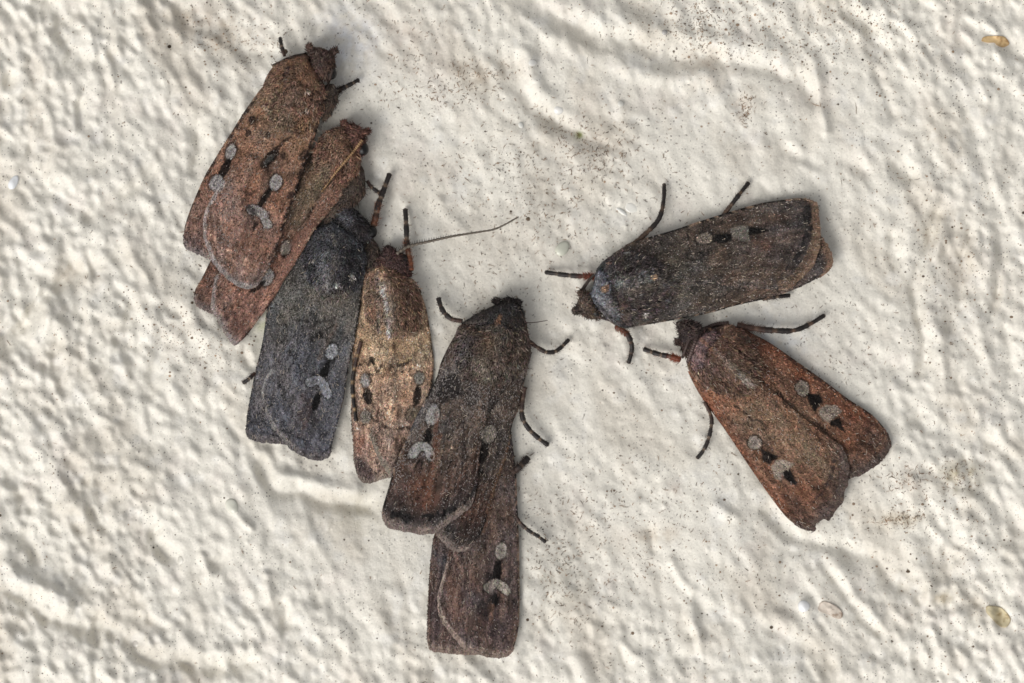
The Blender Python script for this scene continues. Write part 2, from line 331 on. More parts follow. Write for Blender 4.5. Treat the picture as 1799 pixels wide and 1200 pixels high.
def wing(mo, spec, which, root):
    costa, outer, inner = spec
    nu, nv = 216, 104
    C = resample(costa, nu); I = resample(inner, nu); O = resample(outer, nv); B = resample([costa[0], inner[0]], nv, False)
    u = np.linspace(0, 1, nu)[:, None]; v = np.linspace(0, 1, nv)[None]
    XY = []
    for k in (0, 1):
        XY.append((1-v)*C[:, k][:, None]+v*I[:, k][:, None] + (1-u)*B[:, k][None]+u*O[:, k][None]
          - ((1-u)*(1-v)*C[0, k]+u*(1-v)*C[-1, k]+(1-u)*v*I[0, k]+u*v*I[-1, k]))
    px, py = XY
    seed = mo['seed']*10 + (1 if which == 'upper' else 2)
    # ragged outer margin
    du = np.stack([np.gradient(px, axis=0), np.gradient(py, axis=0)]); du = du/np.maximum(np.linalg.norm(du, axis=0), 1e-6)
    sc_ = smooth(.9, 1.0, u)*(.45*np.sin(v*math.pi*2*8+seed)+1.0*vnoise(v*26+seed, v*0, seed))
    px = px+du[0]*sc_; py = py+du[1]*sc_
    Lu = np.linalg.norm(np.diff(C, axis=0), axis=1).sum(); Wv = np.hypot(*(O[-1]-O[0]))
    L = u*Lu + 0*v; W = v*Wv*(.45+.55*u)
    zt = mo.get('ztop', 44); zb = mo.get('z0', 0)
    top = zb + zt + (17-zt)*u**.75; edge = zb*(.35 if which == 'lower' else .85) + 15 - 6*u
    z = edge + (top-edge)*(1-(1-v)**2.4)
    z = z + 1.5*fbm(L/45, W/30, seed) + .35*np.sin(W*.4+3*fbm(L/60, W/20, seed+5))*smooth(.1, .5, u) + .25*vnoise(L/5, W/2.2, seed+7)
    if 'crease' in mo and which == 'upper':
        d = dline(px, py, mo['crease']); z = z - 4.5*np.exp(-(d/3.2)**2) + 3*np.exp(-((d-9)/7)**2)
    z = z + mo.get('pleat', .7)*np.sin(v*2*math.pi*7.5+2.2*fbm(L/80, W/40, seed+70))*smooth(.3, .75, u)*smooth(.02, .15, v) + 1.0*fbm(L/12, W/9, seed+71, 2)
    need = sample(H, px, py) + (2.6 if which == 'lower' else 4.4) - z
    off = maxblur(np.maximum(need, 0), 9)
    z = z + off
    rim = np.minimum(np.minimum(v, 1-v)*Wv, (1-u)*Lu)
    z = z - 1.6*np.exp(-rim/2.0)
    splat(px, py, z)
    # pigment
    n = nu*nv; fx, fy = px.ravel(), py.ravel(); U = (u+0*v).ravel(); V = (v+0*u).ravel(); Lr = L.ravel(); Wr = W.ravel()
    st = mo['base']; us = [s[0] for s in st]; cs = np.array([lin(s[1]) for s in st])
    c = np.stack([np.interp(U+.04*fbm(Lr/25, Wr/9, seed+3), us, cs[:, k]) for k in range(3)], -1)
    c = c*(1+.22*fbm(Lr/34, Wr/4.5, seed+11, 3)+.42*fbm(Lr/16, Wr/11, seed+12, 3)+.30*fbm(Lr/4.5, Wr/3.6, seed+13, 2))[:, None]
    c = c*np.exp(.55*fbm(Lr/26+2*fbm(Lr/40, Wr/40, seed+61), Wr/15, seed+60, 3)-.5*smooth(.12, .55, fbm(Lr/9, Wr/7, seed+62, 2))*smooth(-.1, .3, fbm(Lr/60, Wr/30, seed+63)))[:, None]
    vv = V*9.3+.25*fbm(Lr/50, Wr/30, seed+80); vein = np.exp(-((vv-np.round(vv))/.10)**2)*smooth(.35, .65, U)*smooth(.98, .9, U)*smooth(.05, .15, V)*np.clip(.5+vnoise(Lr/14, Wr/6, seed+81), 0, 1)
    c = c*(1+.34*vein)[:, None]*(1-.22*np.exp(-((vv-np.round(vv)-.22)/.10)**2)*smooth(.35, .65, U))[:, None]
    c = c*(1-mo.get('streak', .3)*smooth(.18, .5, fbm(Lr/11, Wr/2.6, seed+82, 2)))[:, None]*np.exp(.34*fbm(Lr/8, Wr/6, seed+83, 2)+.10)[:, None]
    hue = fbm(Lr/40, Wr/14, seed+21, 2)[:, None]; c = c*(1+hue*np.array([.20, .03, -.16]))
    # cross lines, costal dashes, terminal band
    wob = .018*fbm(Wr/9, Lr/200, seed+31) + .02*np.sin(V*15+seed)
    for uu, ww, dk in ((.22, .007, .5), (.39, .007, .45), (.66, .006, .4), (.84, .022, .45), (.945, .006, .6)):
        m = np.exp(-((U-uu-wob)/ww)**2)*smooth(-.5, .35, vnoise(Wr/6, Lr/30, seed+int(uu*100)))
        c = c*(1-dk*m)[:, None]
    m = np.exp(-((U-.875-wob)/.009)**2)*.55*smooth(-.3, .4, vnoise(Wr/8, Lr/30, seed+9)); c = c*(1+m)[:, None]
    m = smooth(.055, .015, V)*smooth(.05, .2, U); das = vnoise(Lr/8, 0*Lr, seed+51)
    c = c*(1-.6*m*smooth(.2, -.2, das)-.25*m)[:, None]; m2 = (m*smooth(.25, .6, das))[:, None]; c = c*(1-.6*m2)+lin((150, 122, 98))*.6*m2
    fr = smooth(.955, .985, U)[:, None]*.7; c = c*(1-fr)+lin(mo['fringe'])*fr
    c = c*mo.get('gain', 1.38)
    c = apply_marks(c, fx, fy, mo['marks'], which)
    c = finish(grain(c, fx, fy, 1.0), mo)
    org = WORLD[root.name]
    v3 = P3(fx, fy, z.ravel())
    # rim turned under so the sheet has an edge
    bi = np.r_[np.arange(nv), np.arange(1, nu)*nv+nv-1, (nu-1)*nv+np.arange(nv-2, -1, -1), np.arange(nu-2, 0, -1)*nv]
    rv = P3(fx[bi], fy[bi], z.ravel()[bi]-1.3)
    k = len(bi); a = np.arange(k); b_ = (a+1) % k
    skirt = np.stack([bi[a], bi[b_], n+b_, n+a], -1)
    # underside, coarser
    su, sv = np.linspace(0, nu-1, 28).astype(int), np.linspace(0, nv-1, 14).astype(int)
    ui, vi = np.meshgrid(su, sv, indexing='ij'); q = (ui*nv+vi).ravel()
    uv3 = P3(fx[q], fy[q], z.ravel()[q]-1.3)
    f = grid_faces(nu, nv)
    cx = (fx[nv*5+5]*0)
    # orientation up
    p0, p1, p2 = v3[f[5000, 0]], v3[f[5000, 1]], v3[f[5000, 2]]
    up = np.cross(p1-p0, p2-p0)[2] > 0
    if not up: f = f[:, ::-1]; skirt = skirt
    else: skirt = skirt[:, ::-1]
    fb = grid_faces(28, 14, n+k)
    fb = fb[:, ::-1] if up else fb
    allv = np.vstack([v3, rv, uv3]); allc = np.vstack([c, c[bi]*.8, c[q]*.8])
    wo = mesh('forewing', allv, [f, skirt, fb], M_WING, root, allc, origin=org)
    # loose scales standing a little off the sheet, all along the wing
    ns = mo.get('nscale', 7000)
    a = rng.integers(4, nu-2, ns); b = rng.integers(2, nv-2, ns); q = a*nv+b
    jx = rng.uniform(-.9, .9, ns); jy = rng.uniform(-.9, .9, ns)
    x, y, zz = fx[q]+jx, fy[q]+jy, z.ravel()[q]
    dx, dy = du[0].ravel()[q], du[1].ravel()[q]; an = rng.normal(0, .6, ns); ca, sa = np.cos(an), np.sin(an)
    dx, dy = dx*ca-dy*sa, dx*sa+dy*ca
    ln = rng.uniform(1.3, 3.0, ns); wd = rng.uniform(.55, 1.0, ns); lift = rng.uniform(.2, 1.3, ns); ln[:90] = rng.uniform(4, 8, 90); wd[:90] = .36; lift[:90] = 1.5
    sv3 = np.stack([P3(x-dy*wd, y+dx*wd, zz+.25), P3(x+dy*wd, y-dx*wd, zz+.25), P3(x+dx*ln+dy*wd*.7, y+dy*ln-dx*wd*.7, zz+.3+lift), P3(x+dx*ln-dy*wd*.7, y+dy*ln+dx*wd*.7, zz+.3+lift)], 1).reshape(-1, 3)
    lum = c[q].mean(1); ff = rng.choice([.45, .8, 1.1, 1.45, 2.1], ns, p=[.20, .28, .29, .17, .06]); ff = np.where(lum < .013, np.minimum(ff, 1.0), ff); cm = c[q]*ff[:, None]
    fp = mo.get('frost', .05)+0*x
    for ln_, r_, a_ in mo.get('zones', []): fp = fp+a_*np.exp(-(dline(x, y, ln_)/r_)**2)
    gm = rng.random(ns) < fp*smooth(.008, .03, lum); cm[gm] = cm[gm]*.35+lin((172, 164, 160))*.65
    hl = np.arange(ns) < 90; cm[hl] = lin((205, 190, 172))*.9
    scf = np.arange(ns*4).reshape(-1, 4)
    mesh('wing_scales', sv3, [scf], M_FLAKE, wo, np.repeat(cm, 4, 0), False, 'stuff', org)
    # fringe of hair scales along the outer margin
    nf = 900
    tt = np.sort(rng.random(nf))*(nv-1.01); b = tt.astype(int); fr_ = tt-b
    def edge_at(A): return A[-2, b]*(1-fr_)+A[-2, b+1]*fr_
    x, y, zz = edge_at(px), edge_at(py), edge_at(z)
    dx, dy = du[0][-2, b], du[1][-2, b]; an = rng.normal(0, .18, nf); ca, sa = np.cos(an), np.sin(an); dx, dy = dx*ca-dy*sa, dx*sa+dy*ca
    ln = rng.uniform(3.2, 5.8, nf) *(1+.12*vnoise(tt*.6, tt*0, seed)); wd = rng.uniform(.5, 1.0, nf)
    x = x-dx*3; y = y-dy*3
    fv = np.stack([P3(x-dy*wd, y+dx*wd, zz+.9), P3(x+dy*wd, y-dx*wd, zz+.9), P3(x+dx*ln+dy*wd*.5, y+dy*ln-dx*wd*.5, zz+.6), P3(x+dx*ln-dy*wd*.5, y+dy*ln+dx*wd*.5, zz+.6)], 1).reshape(-1, 3)
    fc = (.45*finish(np.tile(lin(mo['fringe']), (nf, 1)), mo)+.5*c[(nu-4)*nv+b])*rng.uniform(.55, 1.45, nf)[:, None]
    mesh('fringe', fv, [np.arange(nf*4).reshape(-1, 4)], M_FLAKE, wo, np.repeat(fc, 4, 0), False, 'stuff', org)
    return wo

def dome(mo, name, poly, ztop, zrim, colr, root, nfur, furlen, part, p=.62, noise=1.6, lay=1.2, mat=None, bend=None):
    """a furry body part: a bulged mesh filling an outline, with real hairs on it"""
    g = np.array(poly, float); g = np.vstack([g, g[:1]]); ring = resample(g, 97)[:-1]
    ce = ring.mean(0); nr = 34
    r = np.linspace(0, 1, nr)[:, None]
    edge = 1+.03*vnoise(np.arange(96)/2.2, np.zeros(96), mo['seed']+len(name))
    px = ce[0]+(ring[:, 0]-ce[0])[None]*r*edge; py = ce[1]+(ring[:, 1]-ce[1])[None]*r*edge
    z = zrim+(ztop-zrim)*np.clip(1-r**2, 0, 1)**p + noise*fbm(px/9, py/9, mo['seed']+3) + .6*noise*fbm(px/3.5, py/3.5, mo['seed']+4)
    z = z + mo.get('z0', 0)*.8
    groove = np.zeros_like(px); crest = np.zeros_like(px)
    if part == 'thorax':
        ax = np.array(mo['axis'], float); ax /= np.linalg.norm(ax); nx = np.array([-ax[1], ax[0]])
        tt = (ring-ce)@ax; ss = (ring-ce)@nx
        t = ((px-ce[0])*ax[0]+(py-ce[1])*ax[1]-tt.min())/(tt.max()-tt.min()); q = ((px-ce[0])*nx[0]+(py-ce[1])*nx[1])/(np.abs(ss).max())
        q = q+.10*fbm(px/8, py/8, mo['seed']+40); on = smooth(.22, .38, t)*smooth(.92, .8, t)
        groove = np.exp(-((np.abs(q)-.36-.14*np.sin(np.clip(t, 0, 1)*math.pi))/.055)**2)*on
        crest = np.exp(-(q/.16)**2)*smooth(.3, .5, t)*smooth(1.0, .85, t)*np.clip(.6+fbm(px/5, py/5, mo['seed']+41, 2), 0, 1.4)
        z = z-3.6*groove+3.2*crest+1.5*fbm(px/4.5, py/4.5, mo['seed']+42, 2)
    if lay is not None: z = np.maximum(z, sample(H, px, py)+lay)
    splat(px, py, z)
    fx, fy = px.ravel(), py.ravel()
    def colour(x, y, g_):
        c = np.tile(lin(colr), (len(x), 1))*(1+.45*fbm(x/13, y/13, mo['seed']+8)+.4*fbm(x/5, y/5, mo['seed']+9))[:, None]
        c = c*(1+.3*fbm(x/16, y/16, mo['seed']+10)[:, None]*np.array([.6, 0, -.5]))
        c = c*mo.get('gain', 1.38)
        return finish(apply_marks(c, x, y, mo['marks'], part), mo)
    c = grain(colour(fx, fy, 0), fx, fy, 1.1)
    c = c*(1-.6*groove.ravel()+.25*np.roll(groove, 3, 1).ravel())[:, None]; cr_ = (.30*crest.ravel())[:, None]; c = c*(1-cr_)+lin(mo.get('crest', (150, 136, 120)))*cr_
    nseg = 96; i = np.arange(nr-1)[:, None]*nseg; j = np.arange(nseg)[None]; j2 = (j+1) % nseg
    f = np.stack([i+j, i+nseg+j, i+nseg+j2, i+j2], -1).reshape(-1, 4)
    v3 = P3(fx, fy, z.ravel())
    low = P3(ring[:, 0], ring[:, 1], np.minimum(z[-1]-3, np.maximum(sample(WALL, ring[:, 0], ring[:, 1])+3, z[-1]-22)))
    n = len(fx); a = np.arange(nseg); sk = np.stack([(nr-1)*nseg+a, n+a, n+(a+1) % nseg, (nr-1)*nseg+(a+1) % nseg], -1)
    p0, p1, p2 = v3[f[900, 0]], v3[f[900, 1]], v3[f[900, 2]]
    if np.cross(p1-p0, p2-p0)[2] < 0: f = f[:, ::-1]; sk = sk[:, ::-1]
    org = WORLD[root.name]
    o = mesh(name, np.vstack([v3, low]), [f, sk], mat or M_BODY, root, np.vstack([c, c[-nseg:]*.9]), origin=org)
    if nfur:
        ax = np.array(mo['axis'], float); ax = ax/np.linalg.norm(ax)
        rr = np.sqrt(rng.random(nfur))*.99; th = rng.random(nfur)*(nseg-1); b = th.astype(int)
        q = np.minimum((rr*(nr-1)).astype(int), nr-1)
        x, y, zz = px[q, b], py[q, b], z[q, b]
        x = x+rng.uniform(-1.2, 1.2, nfur); y = y+rng.uniform(-1.2, 1.2, nfur)
        out = np.stack([x-ce[0], y-ce[1]], -1); out = out/np.maximum(np.linalg.norm(out, axis=1, keepdims=True), 1)
        d = ax[None]*(1 if bend is None else bend)+.45*out*rr[:, None]+rng.normal(0, .5, (nfur, 2)); d = d/np.linalg.norm(d, axis=1, keepdims=True)
        ln = furlen*rng.uniform(.5, 1.25, nfur); wd = rng.uniform(.4, .8, nfur); li = rng.uniform(.8, 3.2, nfur)
        if part == 'thorax': ln[:420] *= 1.5; li[:420] += 1.6; wd[:420] *= .95
        mid = .55
        v = np.stack([P3(x-d[:, 1]*wd, y+d[:, 0]*wd, zz-.3), P3(x+d[:, 1]*wd, y-d[:, 0]*wd, zz-.3),
                      P3(x+d[:, 0]*ln*mid+d[:, 1]*wd*.8, y+d[:, 1]*ln*mid-d[:, 0]*wd*.8, zz+li), P3(x+d[:, 0]*ln*mid-d[:, 1]*wd*.8, y+d[:, 1]*ln*mid+d[:, 0]*wd*.8, zz+li),
                      P3(x+d[:, 0]*ln, y+d[:, 1]*ln, zz+li*.7)], 1).reshape(-1, 3)
        b5 = np.arange(nfur)[:, None]*5
        cc = c[q*nseg+b]*rng.choice([.45, .8, 1.1, 1.5, 2.1], nfur, p=[.2, .28, .27, .18, .07])[:, None]
        if part == 'thorax': cc[:420] *= rng.choice([.35, 1.0, 1.5], 420)[:, None]; cc[:34] = lin((196, 182, 164))*.75
        mesh('fur', v, [b5+np.array([[0, 1, 2, 3]]), b5+np.array([[3, 2, 4]])], M_FUR, o, np.repeat(cc, 5, 0), False, 'stuff', org)
    return o

def tube(path, rad, colf, ns=9):
    """path (n,3) in px,py,z; rad (n,); returns verts, faces, colours"""
    n = len(path); t = np.gradient(path, axis=0); t = t/np.maximum(np.linalg.norm(t, axis=1, keepdims=True), 1e-9)
    up = np.array([0, 0, 1.0]); s = np.cross(t, up); s = s/np.maximum(np.linalg.norm(s, axis=1, keepdims=True), 1e-6); q = np.cross(s, t)
    a = np.arange(ns)*2*math.pi/ns
    p = path[:, None]+rad[:, None, None]*(s[:, None]*np.cos(a)[None, :, None]+q[:, None]*np.sin(a)[None, :, None])
    p = p.reshape(-1, 3)
    i = np.arange(n-1)[:, None]*ns; j = np.arange(ns)[None]
    f = np.stack([i+j, i+ns+j, i+ns+(j+1) % ns, i+(j+1) % ns], -1).reshape(-1, 4)
    v = np.vstack([p, path[:1], path[-1:]])
    j = np.arange(ns); b = len(p)
    f3 = np.vstack([np.stack([j, (j+1) % ns, np.full(ns, b)], -1), np.stack([(n-1)*ns+(j+1) % ns, (n-1)*ns+j, np.full(ns, b+1)], -1)])
    c = np.repeat(colf, ns, 0); c = np.vstack([c, colf[:1], colf[-1:]])
    return v, f, f3, c
def leg(mo, root, pts, z0=16, z1=6, r0=4.2, r1=2.6, fuzz=0, fuzzc=(118, 72, 48), c0=(66, 46, 38), dark=(34, 28, 26), pale=(120, 100, 82), seg=5.0, on=False):
    n = 60; p2 = resample(pts, n)
    t = np.linspace(0, 1, n)
    base = sample(H if on else WALL, p2[:, 0], p2[:, 1])
    from_ = np.convolve(np.pad(base, 8, mode='edge'), np.ones(17)/17, 'valid')
    z = from_+z0+(z1-z0)*t**.7 + 5*np.sin(t*math.pi)*(0 if on else 1)
    Lg = np.linalg.norm(np.diff(p2, axis=0), axis=1).sum()
    k = t*seg; fr = k-np.floor(k)
    joint = np.exp(-(np.minimum(fr, 1-fr)/.09)**2)*(t < .97)*(t > .05)
    rad = (r0+(r1-r0)*t)*(1-.22*joint+.30*fr*smooth(.2, .4, t))*(1+.06*rng.standard_normal(n)); rad[-1] *= .6
    c = np.tile(lin(dark), (n, 1))*(1-smooth(.45, .15, t))[:, None]+lin(c0)*smooth(.45, .15, t)[:, None]
    band = (np.exp(-((fr-.06)/.10)**2)+np.exp(-((1-fr)/.06)**2)).clip(0, 1)[:, None]*.75*(t > .1)[:, None]; c = c*(1-band)+lin(pale)*band
    c = c*(1+.2*rng.standard_normal(n))[:, None].clip(.5, 1.6)
    path = np.c_[p2, z]
    v, f, f3, cc = tube(path, rad, c)
    V = [P3(v[:, 0], v[:, 1], v[:, 2])]; F3 = [f3]; CC = [cc]; nb = len(v)
    # spines and claws belong to the leg
    m = 46; a = rng.integers(8, n-2, m); tang = np.gradient(p2, axis=0)[a]; tang /= np.linalg.norm(tang, axis=1, keepdims=True)
    sd = rng.choice([-1, 1], m)[:, None]; nrm = np.stack([-tang[:, 1], tang[:, 0]], -1)*sd
    d = nrm*.75+tang*.65; ln = rng.uniform(3, 7.5, m)
    b0 = p2[a]+nrm*rad[a][:, None]*.7
    sp = np.stack([P3(b0[:, 0]-tang[:, 0]*.5, b0[:, 1]-tang[:, 1]*.5, z[a]), P3(b0[:, 0]+tang[:, 0]*.5, b0[:, 1]+tang[:, 1]*.5, z[a]), P3(b0[:, 0]+d[:, 0]*ln, b0[:, 1]+d[:, 1]*ln, z[a]+.5)], 1).reshape(-1, 3)
    V.append(sp); F3.append(nb+np.arange(m*3).reshape(-1, 3)); CC.append(np.tile(lin(c0), (m*3, 1)))
    o = mesh('leg', np.vstack(V), [f, np.vstack(F3)], M_LEG, root, np.vstack(CC)*mo.get('lgain', 1), origin=WORLD[root.name])
    if fuzz:
        nf = 360; a = rng.integers(0, int(n*fuzz), nf); an = rng.uniform(0, 2*math.pi, nf)
        tang = np.gradient(p2, axis=0)[a]; tang /= np.linalg.norm(tang, axis=1, keepdims=True); nr = np.stack([-tang[:, 1], tang[:, 0]], -1)
        o2 = nr*np.cos(an)[:, None]; rr = rad[a]*rng.uniform(.5, 1.3, nf); ln = rng.uniform(2.5, 7, nf)
        b0 = p2[a]+o2*rr[:, None]; zz = z[a]+np.sin(an)*rr; d = tang*.7+o2*.9
        wd = .4
        fv = np.stack([P3(b0[:, 0]-nr[:, 0]*wd, b0[:, 1]-nr[:, 1]*wd, zz), P3(b0[:, 0]+nr[:, 0]*wd, b0[:, 1]+nr[:, 1]*wd, zz), P3(b0[:, 0]+d[:, 0]*ln, b0[:, 1]+d[:, 1]*ln, zz+np.sin(an)*3)], 1).reshape(-1, 3)
        mesh('leg_hair', fv, [np.arange(nf*3).reshape(-1, 3)], M_FUR, o, np.repeat(lin(fuzzc)*rng.uniform(.4, 1.4, nf)[:, None], 3, 0), False, 'stuff', WORLD[root.name])
    return o
def antenna(mo, root, pts, r0=2.2, r1=.9, comb=0, side=1, z0=30, z1=8, on=False, colr=(86, 72, 58), combrange=(.04, .55), rings=True, lift=2.5):
    n = 150; p2 = resample(pts, n); t = np.linspace(0, 1, n)
    if on:
        b = sample(H, p2[:, 0], p2[:, 1]); b = np.maximum.reduce([np.roll(b, k) for k in (-3, 0, 3)]); z = np.convolve(np.pad(b, 6, mode='edge'), np.ones(13)/13, 'valid')+lift
    else: z = sample(WALL, p2[:, 0], p2[:, 1])*0+z0+(z1-z0)*t
    rad = (r0+(r1-r0)*t)*(1+(.16*np.sin(t*n*1.25) if rings else 0))
    c = np.tile(lin(colr), (n, 1))*(1+.25*np.sin(np.arange(n)*1.25))[:, None]
    v, f, f3, cc = tube(np.c_[p2, z], rad, c, 7)
    V = [P3(v[:, 0], v[:, 1], v[:, 2])]; F3 = [f3]; CC = [cc]; nb = len(v)
    o = mesh('antenna', np.vstack(V), [f, np.vstack(F3)], M_LEG, root, np.vstack(CC)*mo.get('lgain', 1), origin=WORLD[root.name])
    if comb:
        Lg = np.linalg.norm(np.diff(p2, axis=0), axis=1).sum(); m = int(Lg*(combrange[1]-combrange[0])/2.3)
        a = np.linspace(combrange[0]*(n-1), combrange[1]*(n-1), m).astype(int); tang = np.gradient(p2, axis=0)[a]; tang /= np.linalg.norm(tang, axis=1, keepdims=True)
        nrm = np.stack([tang[:, 1], -tang[:, 0]], -1)*side; d = nrm*.97+tang*.2
        ln = comb*np.clip(1.05-(t[a]/max(combrange[1], .01))**2*.75, .15, 1); b0 = p2[a]; zz = z[a]
        fv = np.stack([P3(b0[:, 0]-tang[:, 0]*.75, b0[:, 1]-tang[:, 1]*.75, zz), P3(b0[:, 0]+tang[:, 0]*.75, b0[:, 1]+tang[:, 1]*.75, zz), P3(b0[:, 0]+d[:, 0]*ln, b0[:, 1]+d[:, 1]*ln, zz+1.2)], 1).reshape(-1, 3)
        mesh('comb_teeth', fv, [np.arange(m*3).reshape(-1, 3)], M_FUR, o, np.tile(lin((44, 36, 30)), (m*3, 1)), False, None, WORLD[root.name])
    return o
def eye(mo, root, x, y, r, z, colr=(16, 13, 12)):
    th = np.linspace(0, math.pi, 15)[:, None]; ph = np.linspace(0, 2*math.pi, 25)[None, :-1]
    px = x+r*np.sin(th)*np.cos(ph); py = y+r*1.12*np.sin(th)*np.sin(ph); zz = z+r*np.cos(th)+0*ph
    f = []
    i = np.arange(14)[:, None]*24; j = np.arange(24)[None]
    f = np.stack([i+j, i+24+j, i+24+(j+1) % 24, i+(j+1) % 24], -1).reshape(-1, 4)[:, ::-1]
    v = P3(px.ravel(), py.ravel(), zz.ravel())
    c = np.tile(lin(colr), (len(v), 1))*(1+.2*rng.standard_normal(len(v)))[:, None]
    splat(px, py, zz)
    return mesh('eye', v, [f], M_EYE, root, c, origin=WORLD[root.name])

GREY = (164, 157, 153); BLK = (13, 10, 9)
MOTHS = {}
MOTHS['m4'] = dict(seed=4, axis=(-.08, 1), base=[(0,(138,104,82)),(.25,(164,134,100)),(.45,(154,120,92)),(.75,(148,117,96)),(1,(118,97,87))], fringe=(126,112,98), frost=.03, ztop=40, gain=1.55, sat=.76, streak=.5,
 label='narrow golden tan moth with one long comb antenna reaching to the right',
 upper=([(733,500),(747,536),(753,564),(759,607),(762,636),(758,680),(745,735),(725,780),(702,822)], [(702,822),(692,836),(682,832),(668,810),(657,785),(650,765)], [(690,555),(680,640),(664,700),(650,765)]),
 lower=([(638,468),(626,536),(620,585),(619,622),(618,680),(617,735),(620,772),(622,808)], [(622,808),(629,836),(642,849),(662,845),(690,836)], [(685,560),(688,700),(690,836)]),
 thorax=[(648,472),(665,464),(690,467),(712,483),(734,500),(742,540),(735,578),(705,592),(675,590),(645,560),(640,520)], head=[(655,464),(668,447),(680,430),(695,440),(712,448),(722,465),(722,486),(705,480),(685,468),(668,464)],
 tcol=(118,92,72), hcol=(62,42,38), ttop=50, htop=34,
 marks=[('B',[(640,600),(700,610),(750,600)],26,(166,133,94),.5),('P',[(676,468),(700,473),(720,490),(738,510),(748,545),(742,590),(718,590),(702,560),(690,520)],6,(108,78,58),.85,('thorax',)),
  ('B',[(666,488),(676,510),(682,540),(686,588)],7,(166,158,150),.7,('thorax',)),('D',[(670,500),(678,530),(684,592)],4.05,(215,212,206),0.96,('thorax',)),('L',[(668,520),(664,580)],7,(150,140,132),0.54,('thorax',)),('L',[(692,525),(697,575)],5.4,(36,28,24),0.96,('thorax',)),
  ('L',[(672,470),(668,490)],6.75,(190,150,100),0.72,('thorax',)),
  ('L',[(633,640),(640,634),(646,642),(650,632),(657,640),(664,654),(672,640),(680,652),(690,640)],5,(36,25,20),0.95),('L',[(700,640),(712,638),(724,630)],7,(22,16,13),0.97),('L',[(702,636),(713,633),(724,626)],2.7,(205,175,120),0.84),
  ('D',[(640,655),(670,660),(700,655),(730,645)],4.5,(62,42,32),0.8),('L',[(672,600),(664,625)],2.7,(80,58,44),0.72),('L',[(696,640),(690,720),(680,770)],3.375,(172,150,126),0.72),('D',[(650,730),(680,750),(720,752)],6,(62,42,34),0.8),
  ('E',[(650,626),(656,638)],4.5,(30,22,18),.9),('L',[(690,660),(700,650),(712,656),(724,648),(736,654)],3,(66,44,34),.8),('L',[(664,690),(666,740)],2.5,(110,80,60),.6),('D',[(628,744),(650,752),(672,744)],4,(62,42,34),.7),('E',[(690,600),(694,622)],3,(96,66,46),.7),('D',[(665,690),(700,700),(690,720)],4,(96,66,50),.6),
  ('S',[(641,657),(642,679)],7.5,GREY,.9),('E',[(645,683),(648,710)],6.5,BLK,.95),('S',[(645,721),(640,743)],9,(138,128,116),.85),('S',[(737,654),(735,674)],8,(150,142,130),.9),('E',[(735,678),(731,711)],6,BLK,.95),('S',[(732,716),(718,737)],9,(120,104,84),.85),
  ('B',[(632,775),(634,790)],12,(158,96,70),.8,('lower',)),('P',[(620,802),(638,800),(655,822),(662,846),(642,852),(626,838)],6,(84,66,66),.8,('lower',)),('B',[(628,812),(634,816)],9,(46,38,42),.7,('lower',)),
  ('L',[(652,764),(660,785),(670,808),(684,830)],8,(152,140,122),0.84,('upper',)),('B',[(700,790),(712,770)],10,(90,66,50),.5)],
 legs=[dict(pts=[(722,475),(719,452),(715,428),(714,400),(712,366)], z0=22, z1=9, r0=5.5, r1=3.4, fuzz=.5, c0=(120,72,50), seg=4),
       dict(pts=[(634,600),(624,640),(619,672),(621,705),(626,742)], z0=22, z1=24, r0=3.4, r1=2.8, pale=(172,142,104), seg=6, on=True, z_on=4)],
 ants=[dict(pts=[(697,446),(708,438),(721,432),(760,423),(797,415),(840,408),(868,403),(890,393),(911,381)], comb=9, z0=34, z1=16, r0=2.8, r1=1.4, colr=(106, 97, 86))],
 eyes=[(708,457,10,20)], side=[(636,425),(655,420),(668,440),(668,462),(655,478),(642,486),(634,470)])
